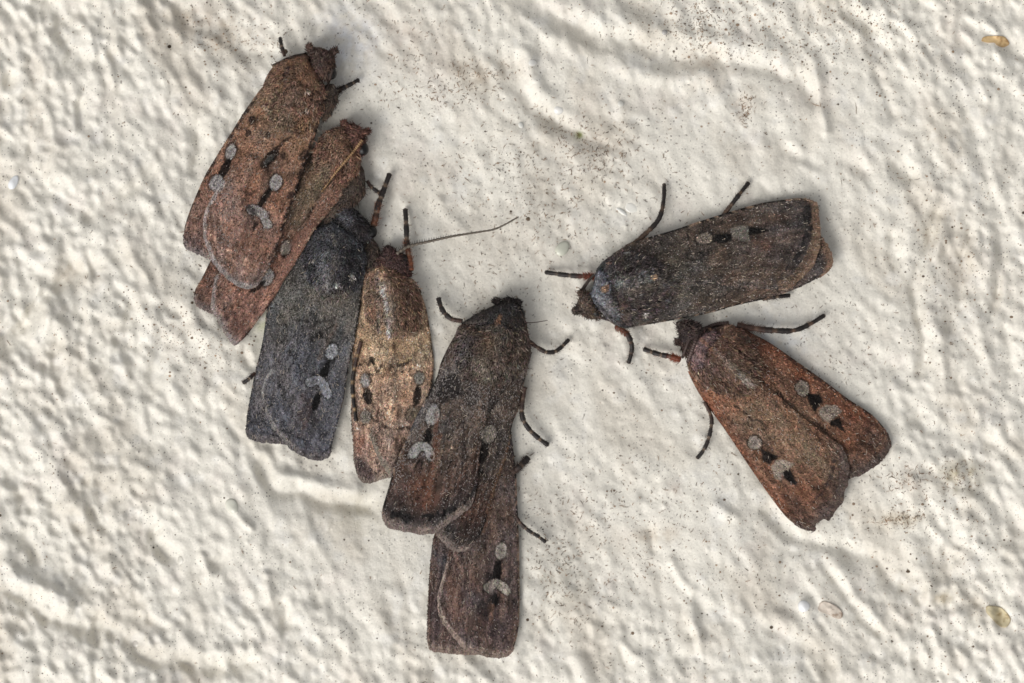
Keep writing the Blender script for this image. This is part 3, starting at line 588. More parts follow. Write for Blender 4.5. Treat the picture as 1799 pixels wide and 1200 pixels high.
MOTHS['m3'] = dict(seed=3, axis=(-.33, .94), base=[(0,(60,58,61)),(.3,(82,77,70)),(.55,(73,70,73)),(.8,(80,77,82)),(1,(70,68,74))], fringe=(96,86,84), frost=.12, sat=.62, gain=1.34, ztop=40, z0=4,
 label='charcoal black moth with bluish shoulders, left beside the golden tan moth',
 upper=([(643,444),(640,481),(636,513),(632,546),(626,580),(620,610),(612,647),(605,695),(597,730),(585,775),(581,796)], [(581,796),(575,805),(562,809),(548,808),(530,800),(510,788),(495,770),(480,752),(467,722),(459,688)], [(575,440),(545,520),(515,590),(482,640),(466,664),(459,688)]),
 lower=([(550,402),(515,440),(482,490),(472,522),(468,550),(463,589),(457,620),(449,650),(441,690),(434,730),(432,758)], [(432,758),(436,769),(450,775),(470,778),(500,780),(520,786)], [(575,440),(545,560),(530,680),(520,786)]),
 thorax=[(545,405),(572,394),(591,392),(612,403),(636,422),(643,445),(640,480),(628,508),(600,528),(568,526),(540,490),(530,450)], head=[(583,387),(597,366),(612,362),(630,372),(648,392),(655,415),(645,428),(625,416),(605,401),(590,392)],
 collar=[(545,412),(572,394),(591,391),(612,403),(634,422),(630,434),(604,428),(590,436),(566,440),(548,436)], ccol=(62,60,63), zones=[([(622,590),(596,760)],26,.22),([(575,440),(570,520)],18,.3),([(470,640),(470,740)],22,.15),([(520,760),(570,770)],20,.15)],
 tcol=(58,55,58), hcol=(46,40,40), ttop=46, htop=38,
 marks=[('B',[(573,420),(578,450),(568,480),(560,520)],13,(112,111,118),.8,('thorax',)),('B',[(620,440),(625,490)],18,(34,32,34),.7,('thorax',)),('L',[(618,482),(619,485)],6.75,(205,195,180),0.97,('thorax',)),('L',[(592,498),(600,502)],6,(175,170,165),0.72,('thorax',)),('L',[(586,412),(589,428)],5.4,(150,140,120),0.6,('thorax','collar')),
  ('B',[(545,515),(580,528),(605,520)],15,(132,116,95),.75),('B',[(560,450),(575,505)],9,(128,126,132),.6),('B',[(575,540),(610,560)],13,(120,112,104),.6),('B',[(600,620),(592,700),(580,760)],12,(112,110,116),.5),('B',[(535,700),(530,760)],14,(92,68,60),.5),('D',[(500,540),(520,560),(560,565),(600,555)],6,(28,26,27),.8),('B',[(490,560),(520,545)],14,(98,90,74),.5),('B',[(612,385),(600,372)],9,(120,120,130),.7,('head',)),('B',[(560,520),(590,545)],22,(105,94,82),.5,('upper','lower')),
  ('R',[(500,573),(494,596)],6.5,(98,96,94),.75),('S',[(588,605),(578,630)],9.5,(150,150,156),.95),('P',[(582,630),(576,664),(560,664),(560,655),(570,638)],4,BLK,.95),('K',[(545,672),(556,667),(567,674),(575,692)],15,(142,142,150),0.97),('L',[(545,673),(553,671)],9,(96,92,92),0.84),('E',[(561,690),(550,721)],5,BLK,.95),
  ('E',[(566,582),(557,596)],6,(26,22,20),.85),('L',[(592,570),(575,600),(560,630)],6.75,(104,82,70),0.6),('L',[(545,705),(535,750)],9,(86,60,54),0.66),
  ('L',[(478,652),(464,670),(459,690),(463,710),(471,730),(481,750),(495,768),(515,783)],6.5,(160,154,150),0.9,('upper',)),('D',[(500,755),(520,765),(548,770),(578,760)],7,(36,34,40),0.84),('B',[(440,745),(445,730)],22,(50,48,54),.5,('lower',)),
  ('L',[(434,766),(450,774),(475,778),(500,781)],6,(78,60,50),0.96,('lower',)),('B',[(600,700),(590,760)],18,(92,92,102),.4,('upper',)),('D',[(505,610),(530,650)],4.05,(30,28,28),0.6)],
 legs=[dict(pts=[(645,420),(655,398),(660,383),(664,362),(672,340),(685,304)], z0=26, z1=12, r0=6, r1=3.6, fuzz=.55, c0=(120,76,54), seg=5), dict(pts=[(448,655),(438,665),(427,673)], z0=12, z1=8, r0=3, r1=2.6, seg=2)],
 ants=[], eyes=[(653,407,10,18)])
MOTHS['m2'] = dict(seed=2, axis=(-.6, .8), base=[(0,(98,76,57)),(.25,(110,86,66)),(.5,(114,80,64)),(.8,(122,84,67)),(1,(112,84,72))], fringe=(128,112,106), frost=.06, sat=.8, gain=1.45, ztop=32, z0=8,
 label='reddish brown moth half hidden under the uppermost moth, antenna laid back across its shoulder',
 upper=([(634,275),(628,298),(606,341),(583,369),(555,400),(527,449),(498,494),(481,525),(456,559),(432,591),(416,605)], [(416,605),(410,605),(396,587),(382,562),(372,542),(373,517),(379,486)], [(580,285),(530,330),(460,400),(405,455),(379,486)]),
 lower=([(562,258),(480,330),(400,410),(369,460),(357,485),(343,509),(341,526)], [(341,526),(345,536),(354,543),(371,550),(388,553)], [(580,285),(500,400),(420,500),(388,553)]),
 thorax=[(560,243),(577,229),(600,223),(612,235),(625,262),(634,285),(622,312),(600,327),(575,322),(558,300),(552,270)], head=[(603,222),(617,217),(632,222),(641,238),(642,262),(634,274),(622,262),(612,245)],
 collar=[(578,233),(600,222),(611,238),(622,264),(608,272),(592,264),(582,250)], ccol=(112,82,62),
 tcol=(112,80,61), hcol=(88,58,48), ttop=38, htop=34, crease=[(604,286),(563,341),(540,385),(518,418),(500,450)],
 marks=[('P',[(606,290),(563,343),(524,408),(495,462),(470,520),(482,525),(527,449),(583,369),(630,300)],3,(140,98,80),.75,('upper',)),('B',[(575,300),(545,350),(520,385)],14,(118,104,80),.75,('upper','thorax')),('L',[(608,284),(563,341),(540,385),(518,418)],5.4,(26,19,17),0.97,('upper','thorax')),
  ('D',[(612,325),(585,362),(560,392),(535,430)],5.4,(190,158,130),0.66,('upper',)),('B',[(550,270),(528,330),(505,395),(480,455)],9,(54,42,34),.8),('S',[(506,424),(497,448)],8,(142,130,118),.85),('S',[(476,474),(464,501)],9.5,(152,146,142),.85),('E',[(466,494),(440,514)],4,BLK,.9),  # long dark blotch: dark brown wing plus painted shade of the moth above
  ('B',[(560,320),(530,350)],14,(120,100,74),.5),('B',[(408,555),(412,580)],15,(66,48,44),.6,('upper',)),('L',[(382,478),(375,505),(373,540),(383,562),(397,587),(410,603)],9,(164,153,149),0.97,('upper',)),
  ('B',[(440,540),(420,570)],16,(126,86,74),.5,('upper',)),('L',[(586,235),(592,262),(612,275)],4.05,(140,110,80),0.84,('thorax','collar')),('B',[(350,520),(360,540)],12,(70,56,52),.5,('lower',)),('B',[(605,300),(615,295)],14,(118,72,54),.5,('thorax',))],
 legs=[dict(pts=[(645,318),(652,328),(662,336),(674,346)], z0=18, z1=10, r0=3.2, r1=2.8, seg=3)],
 ants=[dict(pts=[(636,246),(622,265),(600,291),(583,312),(565,337)], on=True, r0=2.6, r1=1.6, colr=(150,118,84), lift=2.8)], eyes=[(637,262,11,22)], palps=[((632,238),(648,230),(645,242)),((606,224),(602,214))],
 side=[(628,290),(638,295),(642,320),(640,345),(622,362),(600,384),(578,394),(570,385),(600,345)])
MOTHS['m1'] = dict(seed=1, axis=(-.42, .9), base=[(0,(106,80,60)),(.25,(120,89,68)),(.45,(110,79,61)),(.7,(116,82,66)),(1,(118,92,80))], fringe=(128,116,112), frost=.06, sat=.82, gain=1.5, ztop=42, z0=27, zones=[([(400,335),(395,420)],14,.25),([(430,410),(420,470)],26,.08)],
 label='large reddish brown moth lying on top of the cluster, its head uppermost of all',
 upper=([(570,165),(560,220),(545,265),(532,300),(524,327),(510,366),(498,400),(487,437),(470,474),(456,496)], [(456,496),(450,503),(439,507),(422,504),(402,491),(382,471),(371,454),(358,417)], [(510,190),(455,245),(417,290),(385,327),(366,358),(357,385),(358,417)]),
 lower=([(466,148),(455,160),(430,195),(405,235),(380,275),(361,307),(342,349),(330,380),(324,403),(323,420)], [(323,420),(324,430),(330,438),(354,449),(371,456),(395,462)], [(510,190),(475,260),(445,330),(415,420),(395,462)]),
 thorax=[(480,116),(500,104),(535,97),(548,112),(563,140),(574,156),(572,178),(562,208),(545,228),(520,238),(495,228),(475,208),(462,182),(461,157),(468,135)], head=[(545,88),(556,83),(575,88),(587,100),(589,120),(583,136),(571,141),(557,130),(547,110)],
 collar=[(476,114),(505,102),(538,96),(550,114),(564,147),(566,166),(546,163),(526,150),(512,132),(490,130)], ccol=(104,76,56),
 tcol=(106,78,61), hcol=(72,54,46), ttop=50, htop=44,
 marks=[('B',[(470,170),(500,215)],26,(128,106,82),.6),('B',[(535,215),(530,260)],14,(146,108,74),.75,('upper','thorax')),('B',[(480,230),(500,225)],20,(122,100,80),.5),
  ('L',[(517,104),(516,120),(524,142),(545,158)],3.375,(60,44,36),0.84,('collar',)),('L',[(505,120),(502,136)],10,(48,44,46),0.84,('collar','thorax')),('L',[(539,192),(540,194)],6.75,(225,210,190),0.97,('thorax',)),('L',[(540,160),(542,161)],5.4,(215,195,170),0.96,('thorax','collar')),('L',[(466,188),(476,194)],6.75,(200,180,150),0.72,('thorax',)),('L',[(500,160),(510,152)],5.4,(44,34,30),0.84,('thorax',)),('B',[(548,175),(560,180)],8,(56,48,48),.6,('thorax',)),('L',[(490,142),(496,160)],5.4,(150,122,76),0.6,('thorax','collar')),
  ('S',[(411,254),(401,279)],8,(158,150,146),.95),('E',[(404,279),(387,312)],6,BLK,.95),('S',[(388,310),(372,332)],11,(160,153,152),.9),('E',[(489,263),(459,293)],7,BLK,.9),('E',[(483,270),(464,289)],4,(78,76,72),.85),
  ('S',[(489,308),(480,333)],10,(166,158,155),.95),('P',[(482,330),(474,344),(460,364),(450,364),(458,345),(470,330)],4,BLK,.95),('K',[(442,368),(452,370),(463,378),(470,394)],15,(150,142,138),0.97),('E',[(434,360),(447,374)],6,(60,52,50),.85),('P',[(446,388),(456,394),(441,414)],3,BLK,.95),
  ('E',[(445,203),(440,220)],5,(44,32,28),.85),('E',[(438,228),(434,240)],5,(42,30,26),.85),('E',[(474,231),(470,243)],5,(50,36,32),.8),('L',[(508,240),(495,252),(484,262)],5.4,(52,38,32),0.9),('E',[(540,262),(528,282)],7,(40,30,28),.75),('E',[(500,268),(494,280)],5,(60,42,36),.7),('D',[(470,315),(440,340),(420,330)],5.4,(60,44,38),0.6),
  ('D',[(566,190),(556,225),(543,265),(530,300),(522,330),(508,368),(496,402),(484,440)],8,(36,27,24),.85,('upper',)),('D',[(462,160),(428,202),(402,244),(378,283),(358,317),(342,355)],7,(40,30,27),.85,('lower',)),('E',[(516,336),(505,350)],5,(34,26,24),.8),('B',[(400,330),(405,370)],16,(136,120,114),.5,('upper',)),('B',[(450,430),(440,460)],26,(126,86,66),.5,('upper',)),('B',[(345,400),(350,430)],18,(110,74,66),.5,('lower',)),('B',[(335,425),(345,440)],12,(92,82,84),.6,('lower',)),  # upper edge line: dark costa pigment plus painted shade of the gap beside it
  ('L',[(392,320),(368,356),(358,384),(360,417),(372,453),(384,471),(404,491),(424,503),(440,505)],10,(158,150,147),0.97,('upper',)),('B',[(395,480),(430,492),(455,480)],9,(96,84,80),.5,('upper',))],
 legs=[dict(pts=[(500,98),(496,86),(492,66)], z0=18, z1=9, r0=3, r1=2.6, seg=2), dict(pts=[(585,165),(598,157),(614,149),(631,140)], z0=24, z1=10, r0=4.6, r1=2.8, fuzz=.3, fuzzc=(70,56,48), seg=4)],
 ants=[dict(pts=[(556,90),(540,94),(518,98),(498,105)], on=True, r0=2.4, r1=1.6, comb=4, side=1, combrange=(.1,.95), colr=(60,46,40)), dict(pts=[(584,122),(579,140),(574,158),(570,180)], on=True, r0=2.4, r1=1.6, comb=6, side=-1, combrange=(.1,.95), colr=(60,46,40))],
 eyes=[(582,129,10,28)], palps=[((580,98),(591,88),(594,100)),((546,92),(541,80))], side=[(572,150),(586,148),(594,165),(590,185),(575,210),(566,205)])
MOTHS['m6'] = dict(seed=6, axis=(-.05, 1), base=[(0,(70,58,52)),(.35,(78,64,58)),(.6,(80,64,58)),(.85,(78,62,58)),(1,(90,74,68))], fringe=(132,112,100), frost=.06, ztop=20,
 pleat=1.3,
 label='dark brown moth at the bottom of the cluster, its head hidden under another moth',
 upper=([(893,740),(900,775),(903,801),(907,833),(909,887),(911,927),(912,967),(913,1047),(912,1092),(908,1119),(901,1144)], [(901,1144),(893,1152),(873,1156),(847,1152),(815,1139),(799,1121),(780,1097),(769,1070)], [(850,760),(810,900),(789,967),(784,991),(777,1015),(769,1044),(769,1070)]),
 lower=([(830,740),(790,850),(767,925),(760,953),(756,988),(753,1033),(751,1087),(751,1119)], [(751,1119),(753,1135),(759,1143),(785,1148),(812,1150),(840,1150)], [(850,760),(840,950),(840,1150)]),
 marks=[('S',[(884,954),(877,981)],9.5,(158,148,136),.9),('P',[(869,984),(882,984),(880,1019),(863,1019)],4,BLK,.95),('K',[(857,1033),(872,1025),(890,1037)],15,(152,142,130),0.97),('E',[(871,1043),(867,1067)],5,BLK,.95),('L',[(864,1065),(862,1095)],8,(126,90,70),0.72),('B',[(792,1025),(797,1080)],14,(140,104,88),.6,('upper',)),
  ('L',[(785,990),(778,1015),(771,1044),(772,1072),(783,1097),(801,1121),(817,1139)],9,(170,150,136),0.97,('upper',)),('L',[(812,1010),(812,1080),(822,1130)],3,(46,36,34),.7,('upper',)),('L',[(835,990),(836,1080),(842,1140)],3,(46,36,34),.7,('upper',)),('L',[(824,1020),(826,1110)],5,(112,86,74),.5,('upper',)),('L',[(895,960),(897,1100)],5,(92,76,70),.5,('upper',)),('E',[(855,960),(849,958)],5,(34,28,26),.8),('E',[(784,975),(780,990)],4,(30,26,26),.8,('lower',)),('L',[(868,850),(858,900),(848,935)],7,(134,100,76),0.72),('B',[(840,980),(830,1000)],16,(120,96,80),.5),
  ('B',[(765,1060),(770,1110)],16,(92,72,70),.5,('lower',)),('B',[(765,970),(775,990)],14,(92,92,98),.5,('lower',)),('D',[(830,1110),(860,1118),(895,1100)],6,(44,36,36),0.72,('upper',)),('L',[(911,930),(913,1040),(911,1100)],4.725,(160,134,110),0.54,('upper',)),('B',[(860,1100),(880,1120)],18,(70,56,58),.4)],
 legs=[dict(pts=[(900,830),(915,818),(928,804)], z0=14, z1=10, r0=5.5, r1=4.5, fuzz=.9, fuzzc=(60,48,42), seg=2), dict(pts=[(905,905),(915,920),(930,933),(945,942),(959,953)], z0=14, z1=7, r0=3.2, r1=2.8, seg=5)], ants=[], eyes=[])
MOTHS['m5'] = dict(seed=5, axis=(-.3, .95), base=[(0,(66,54,48)),(.3,(72,62,56)),(.55,(74,62,54)),(.8,(74,54,46)),(.93,(48,42,40)),(1,(96,82,74))], fringe=(124,108,100), frost=.16, ztop=38, z0=6,
 pleat=1.9, zones=[([(778,660),(735,740),(700,830)],18,.6),([(850,650),(835,700)],22,.4),([(805,620),(790,680)],14,.3),([(690,880),(760,900)],26,.1)],
 label='dark brown frosted moth overlapping the golden tan moth and the bottommost one',
 upper=([(806,580),(792,601),(775,636),(767,663),(751,695),(729,737),(711,777),(695,812),(684,852),(673,889),(671,902)], [(671,902),(674,917),(684,929),(708,933),(740,938),(761,937),(780,924),(799,911),(812,901),(827,890),(835,865)], [(868,640),(860,700),(852,750),(844,790),(840,830),(835,865)]),
 lower=([(935,618),(924,660),(916,695),(911,719),(900,745),(895,780),(887,812),(874,845),(863,880),(857,900),(847,932),(832,954)], [(832,954),(822,965),(808,969),(793,965),(777,951),(762,930)], [(868,640),(840,740),(800,850),(762,930)]),
 thorax=[(804,575),(840,551),(877,535),(905,533),(920,555),(929,590),(932,620),(918,652),(882,676),(842,676),(806,650),(794,612)], head=[(872,536),(882,528),(893,522),(905,525),(913,535),(919,556),(905,560),(888,548)],
 collar=[(810,568),(840,550),(878,533),(906,533),(918,555),(924,578),(902,582),(870,566),(832,575)], ccol=(50,45,43),
 tcol=(74,62,54), hcol=(42,36,34), ttop=50, htop=34,
 marks=[('B',[(840,640),(858,660)],12,(150,138,124),.6),('E',[(880,552),(872,568)],5,(132,94,66),.8,('collar','thorax')),('B',[(856,590),(862,610)],9,(128,96,68),.6,('thorax',)),('B',[(815,600),(805,640)],14,(92,90,96),.5,('thorax',)),
  ('S',[(765,711),(756,746)],11,(152,148,144),.95),('P',[(757,746),(760,770),(750,785),(742,778),(748,756)],4,BLK,.95),('K',[(725,797),(737,785),(750,788),(757,802)],15,(156,152,148),.92),('E',[(740,808),(731,831)],5,BLK,.95),('S',[(866,747),(852,777)],12,(136,126,114),.9),('E',[(856,776),(844,814)],8,(26,22,20),.9),
  ('P',[(772,665),(800,655),(812,675),(800,700),(775,712),(766,695)],3,(30,25,25),.75,('upper',)),('L',[(800,690),(822,680),(846,700),(850,720)],6,(30,25,24),.85),('D',[(780,705),(810,715),(840,705)],6,(34,28,27),.9),('L',[(772,765),(762,810),(752,870)],9,(112,70,48),.65,('upper',)),('L',[(806,740),(800,800),(792,880)],8,(104,82,70),.55,('upper',)),('L',[(828,740),(822,860)],7,(96,84,78),.5,('upper',)),('L',[(786,730),(778,800),(772,880)],3.5,(34,26,24),.75,('upper',)),('L',[(815,730),(810,880)],3.5,(34,26,24),.75,('upper',)),('D',[(905,660),(880,690),(860,720)],7,(30,25,24),.8),('B',[(880,640),(900,655)],10,(120,108,98),.5),('L',[(768,720),(764,770),(758,800)],7,(112,70,52),0.6,('upper',)),('B',[(738,850),(745,880)],20,(108,66,44),.6,('upper',)),('D',[(688,904),(720,910),(750,908),(790,897),(822,884)],13,(26,22,22),0.97,('upper',)),('L',[(674,920),(708,930),(745,934),(775,924),(800,908),(830,880)],9,(112,98,90),0.6,('upper',)),
  ('L',[(775,665),(800,690),(820,690)],6,(34,28,28),0.84),('D',[(790,720),(800,800),(798,880)],4.05,(40,30,28),0.72,('upper',)),('D',[(815,740),(822,880)],4.05,(40,30,28),0.72,('upper',)),('B',[(740,715),(720,760)],12,(96,94,98),.5,('upper',)),
  ('L',[(896,780),(886,815),(870,850),(858,900)],8,(124,90,64),0.72,('lower',)),('B',[(810,940),(830,930)],16,(58,46,42),.7,('lower',)),('B',[(890,700),(900,670)],16,(54,48,44),.5,('lower',))],
 legs=[dict(pts=[(812,564),(795,561),(785,554),(776,542),(770,523)], z0=20, z1=9, r0=4.2, r1=3.6, seg=4, pale=(84,64,52)), dict(pts=[(930,600),(945,611),(962,619),(980,615),(1000,596)], z0=20, z1=8, r0=4, r1=3, seg=5),
       dict(pts=[(922,680),(918,705),(917,730),(927,751),(945,769),(964,783)], z0=20, z1=7, r0=4.4, r1=3.4, seg=6)],
 ants=[dict(pts=[(917,566),(935,567),(962,563)], r0=.9, r1=.6, z0=18, z1=8)], eyes=[(914,552,9,22)], palps=[((876,533),(868,528)),((908,535),(912,530))])
MOTHS['m8'] = dict(seed=8, axis=(.75, .66), base=[(0,(110,74,56)),(.3,(116,82,62)),(.55,(116,84,64)),(.8,(108,74,56)),(1,(84,68,60))], fringe=(84,70,64), frost=.02, ztop=42,
 sat=.86, gain=1.12,
 label='rusty brown moth on the right with four grey spots, tail spread towards the lower right',
 upper=([(1208,652),(1220,677),(1237,705),(1270,750),(1295,787),(1320,825),(1353,872),(1380,907),(1400,924)], [(1400,924),(1415,931),(1428,933),(1433,930),(1432,921),(1447,911),(1456,914),(1466,899),(1479,883),(1484,864),(1490,843),(1489,808),(1478,783)], [(1310,655),(1360,690),(1420,740),(1478,783)]),
 lower=([(1300,572),(1320,585),(1352,602),(1400,635),(1425,653),(1452,672),(1487,699),(1527,725),(1551,749),(1560,763)], [(1560,763),(1565,776),(1562,790),(1548,811),(1529,824),(1513,834),(1500,838),(1480,846)], [(1310,655),(1360,715),(1430,790),(1480,846)]),
 thorax=[(1212,618),(1228,592),(1260,574),(1290,572),(1318,592),(1337,630),(1338,668),(1312,695),(1280,694),(1240,684),(1215,658),(1207,640)], head=[(1187,566),(1205,562),(1225,566),(1234,577),(1222,597),(1212,622),(1202,626),(1196,605),(1193,590)],
 collar=[(1211,645),(1214,614),(1228,590),(1258,577),(1262,592),(1244,606),(1238,628),(1228,655)], ccol=(112,90,88),
 tcol=(104,80,66), hcol=(70,56,52), ttop=50, htop=36,
 marks=[('L',[(1252,612),(1280,640),(1310,668)],10,(148,132,118),0.66,('thorax',)),('L',[(1300,660),(1318,676)],8,(190,182,172),0.78,('thorax',)),('L',[(1228,592),(1244,610),(1250,620)],5.4,(160,110,84),0.72,('thorax','collar')),('E',[(1241,681),(1243,684)],3,(225,215,200),.9),('E',[(1312,598),(1313,602)],3,(215,200,180),.9),
  ('B',[(1240,630),(1250,650)],18,(112,86,82),.5,('thorax',)),('B',[(1350,610),(1400,650),(1450,690),(1515,740)],15,(134,74,46),.7,('lower',)),('B',[(1238,700),(1285,775),(1335,850),(1375,895)],13,(134,76,48),.7,('upper',)),('B',[(1320,720),(1380,760),(1440,810)],32,(118,100,78),.7),('B',[(1405,860),(1420,880)],14,(136,84,54),.6,('upper',)),('B',[(1478,755),(1490,780)],12,(140,86,56),.6,('lower',)),('B',[(1400,720),(1415,735)],12,(120,92,66),.4),
  ('R',[(1404,670),(1415,694)],11,(148,134,120),.95),('P',[(1416,692),(1440,692),(1448,706),(1438,713),(1433,726),(1421,708)],3,BLK,.97),('P',[(1440,717),(1452,711),(1470,712),(1479,722),(1468,733),(1456,743),(1445,738),(1438,728)],3,(146,132,118),.9),('P',[(1458,740),(1475,732),(1481,748),(1488,763),(1470,750),(1458,747)],3,BLK,.97),
  ('R',[(1318,768),(1333,787)],11,(150,136,124),.95),('P',[(1334,785),(1352,794),(1370,803),(1358,808),(1353,818),(1340,810)],3,BLK,.97),('P',[(1354,820),(1362,808),(1378,808),(1395,814),(1386,826),(1374,832),(1372,845),(1360,840)],3,(146,132,118),.9),('P',[(1376,828),(1388,824),(1395,838),(1403,856),(1386,847),(1376,840)],3,BLK,.97),
  ('L',[(1362,684),(1374,697),(1382,714)],4.05,(36,28,24),0.97),('L',[(1322,738),(1336,740),(1346,752),(1338,754)],4.05,(36,28,24),0.97),('D',[(1340,668),(1352,690),(1366,690)],4.05,(50,38,30),0.84),('D',[(1290,712),(1312,728),(1322,740)],4.05,(50,38,30),0.84),
  ('D',[(1540,765),(1520,790),(1500,810)],10,(66,50,44),0.84,('lower',)),('L',[(1560,786),(1530,815),(1495,836)],9,(92,78,70),0.72,('lower',)),('L',[(1484,800),(1478,860),(1445,905)],14,(86,72,66),0.78,('upper',)),('D',[(1465,810),(1455,850),(1425,885)],8,(50,38,36),0.84,('upper',)),('B',[(1530,740),(1520,750)],10,(60,42,36),.7,('lower',)),('B',[(1385,890),(1410,905)],14,(80,56,44),.6,('upper',)),('L',[(1480,783),(1487,795),(1485,812)],6,(108,94,86),0.84,('upper',)),
  ('D',[(1380,625),(1440,668),(1520,722)],7,(50,34,30),0.72,('lower',)),('D',[(1270,752),(1320,828),(1355,880)],6,(50,34,30),0.72,('upper',))],
 legs=[dict(pts=[(1195,632),(1180,627),(1157,622),(1130,613)], z0=20, z1=9, r0=4.6, r1=3.4, fuzz=.28, fuzzc=(140,78,56), c0=(118,66,50), seg=4), dict(pts=[(1295,572),(1325,577),(1350,580),(1392,581),(1420,571),(1450,553)], z0=20, z1=9, r0=6, r1=3, fuzz=.3, fuzzc=(84,62,54), seg=5, pale=(110,86,70)),
       dict(pts=[(1238,706),(1248,728),(1250,745),(1244,773),(1235,792),(1224,806)], z0=18, z1=8, r0=3.6, r1=3, seg=5)],
 ants=[dict(pts=[(1280,568),(1255,571),(1232,583),(1220,605),(1208,638)], on=True, r0=4.2, r1=3.2, colr=(84,68,64), lift=3.5), dict(pts=[(1225,588),(1212,596),(1205,612),(1199,628)], on=True, r0=3.2, r1=2.4, comb=4, side=1, combrange=(.3,.98), colr=(72,58,54), lift=2)], eyes=[], palps=[((1197,600),(1188,602))])
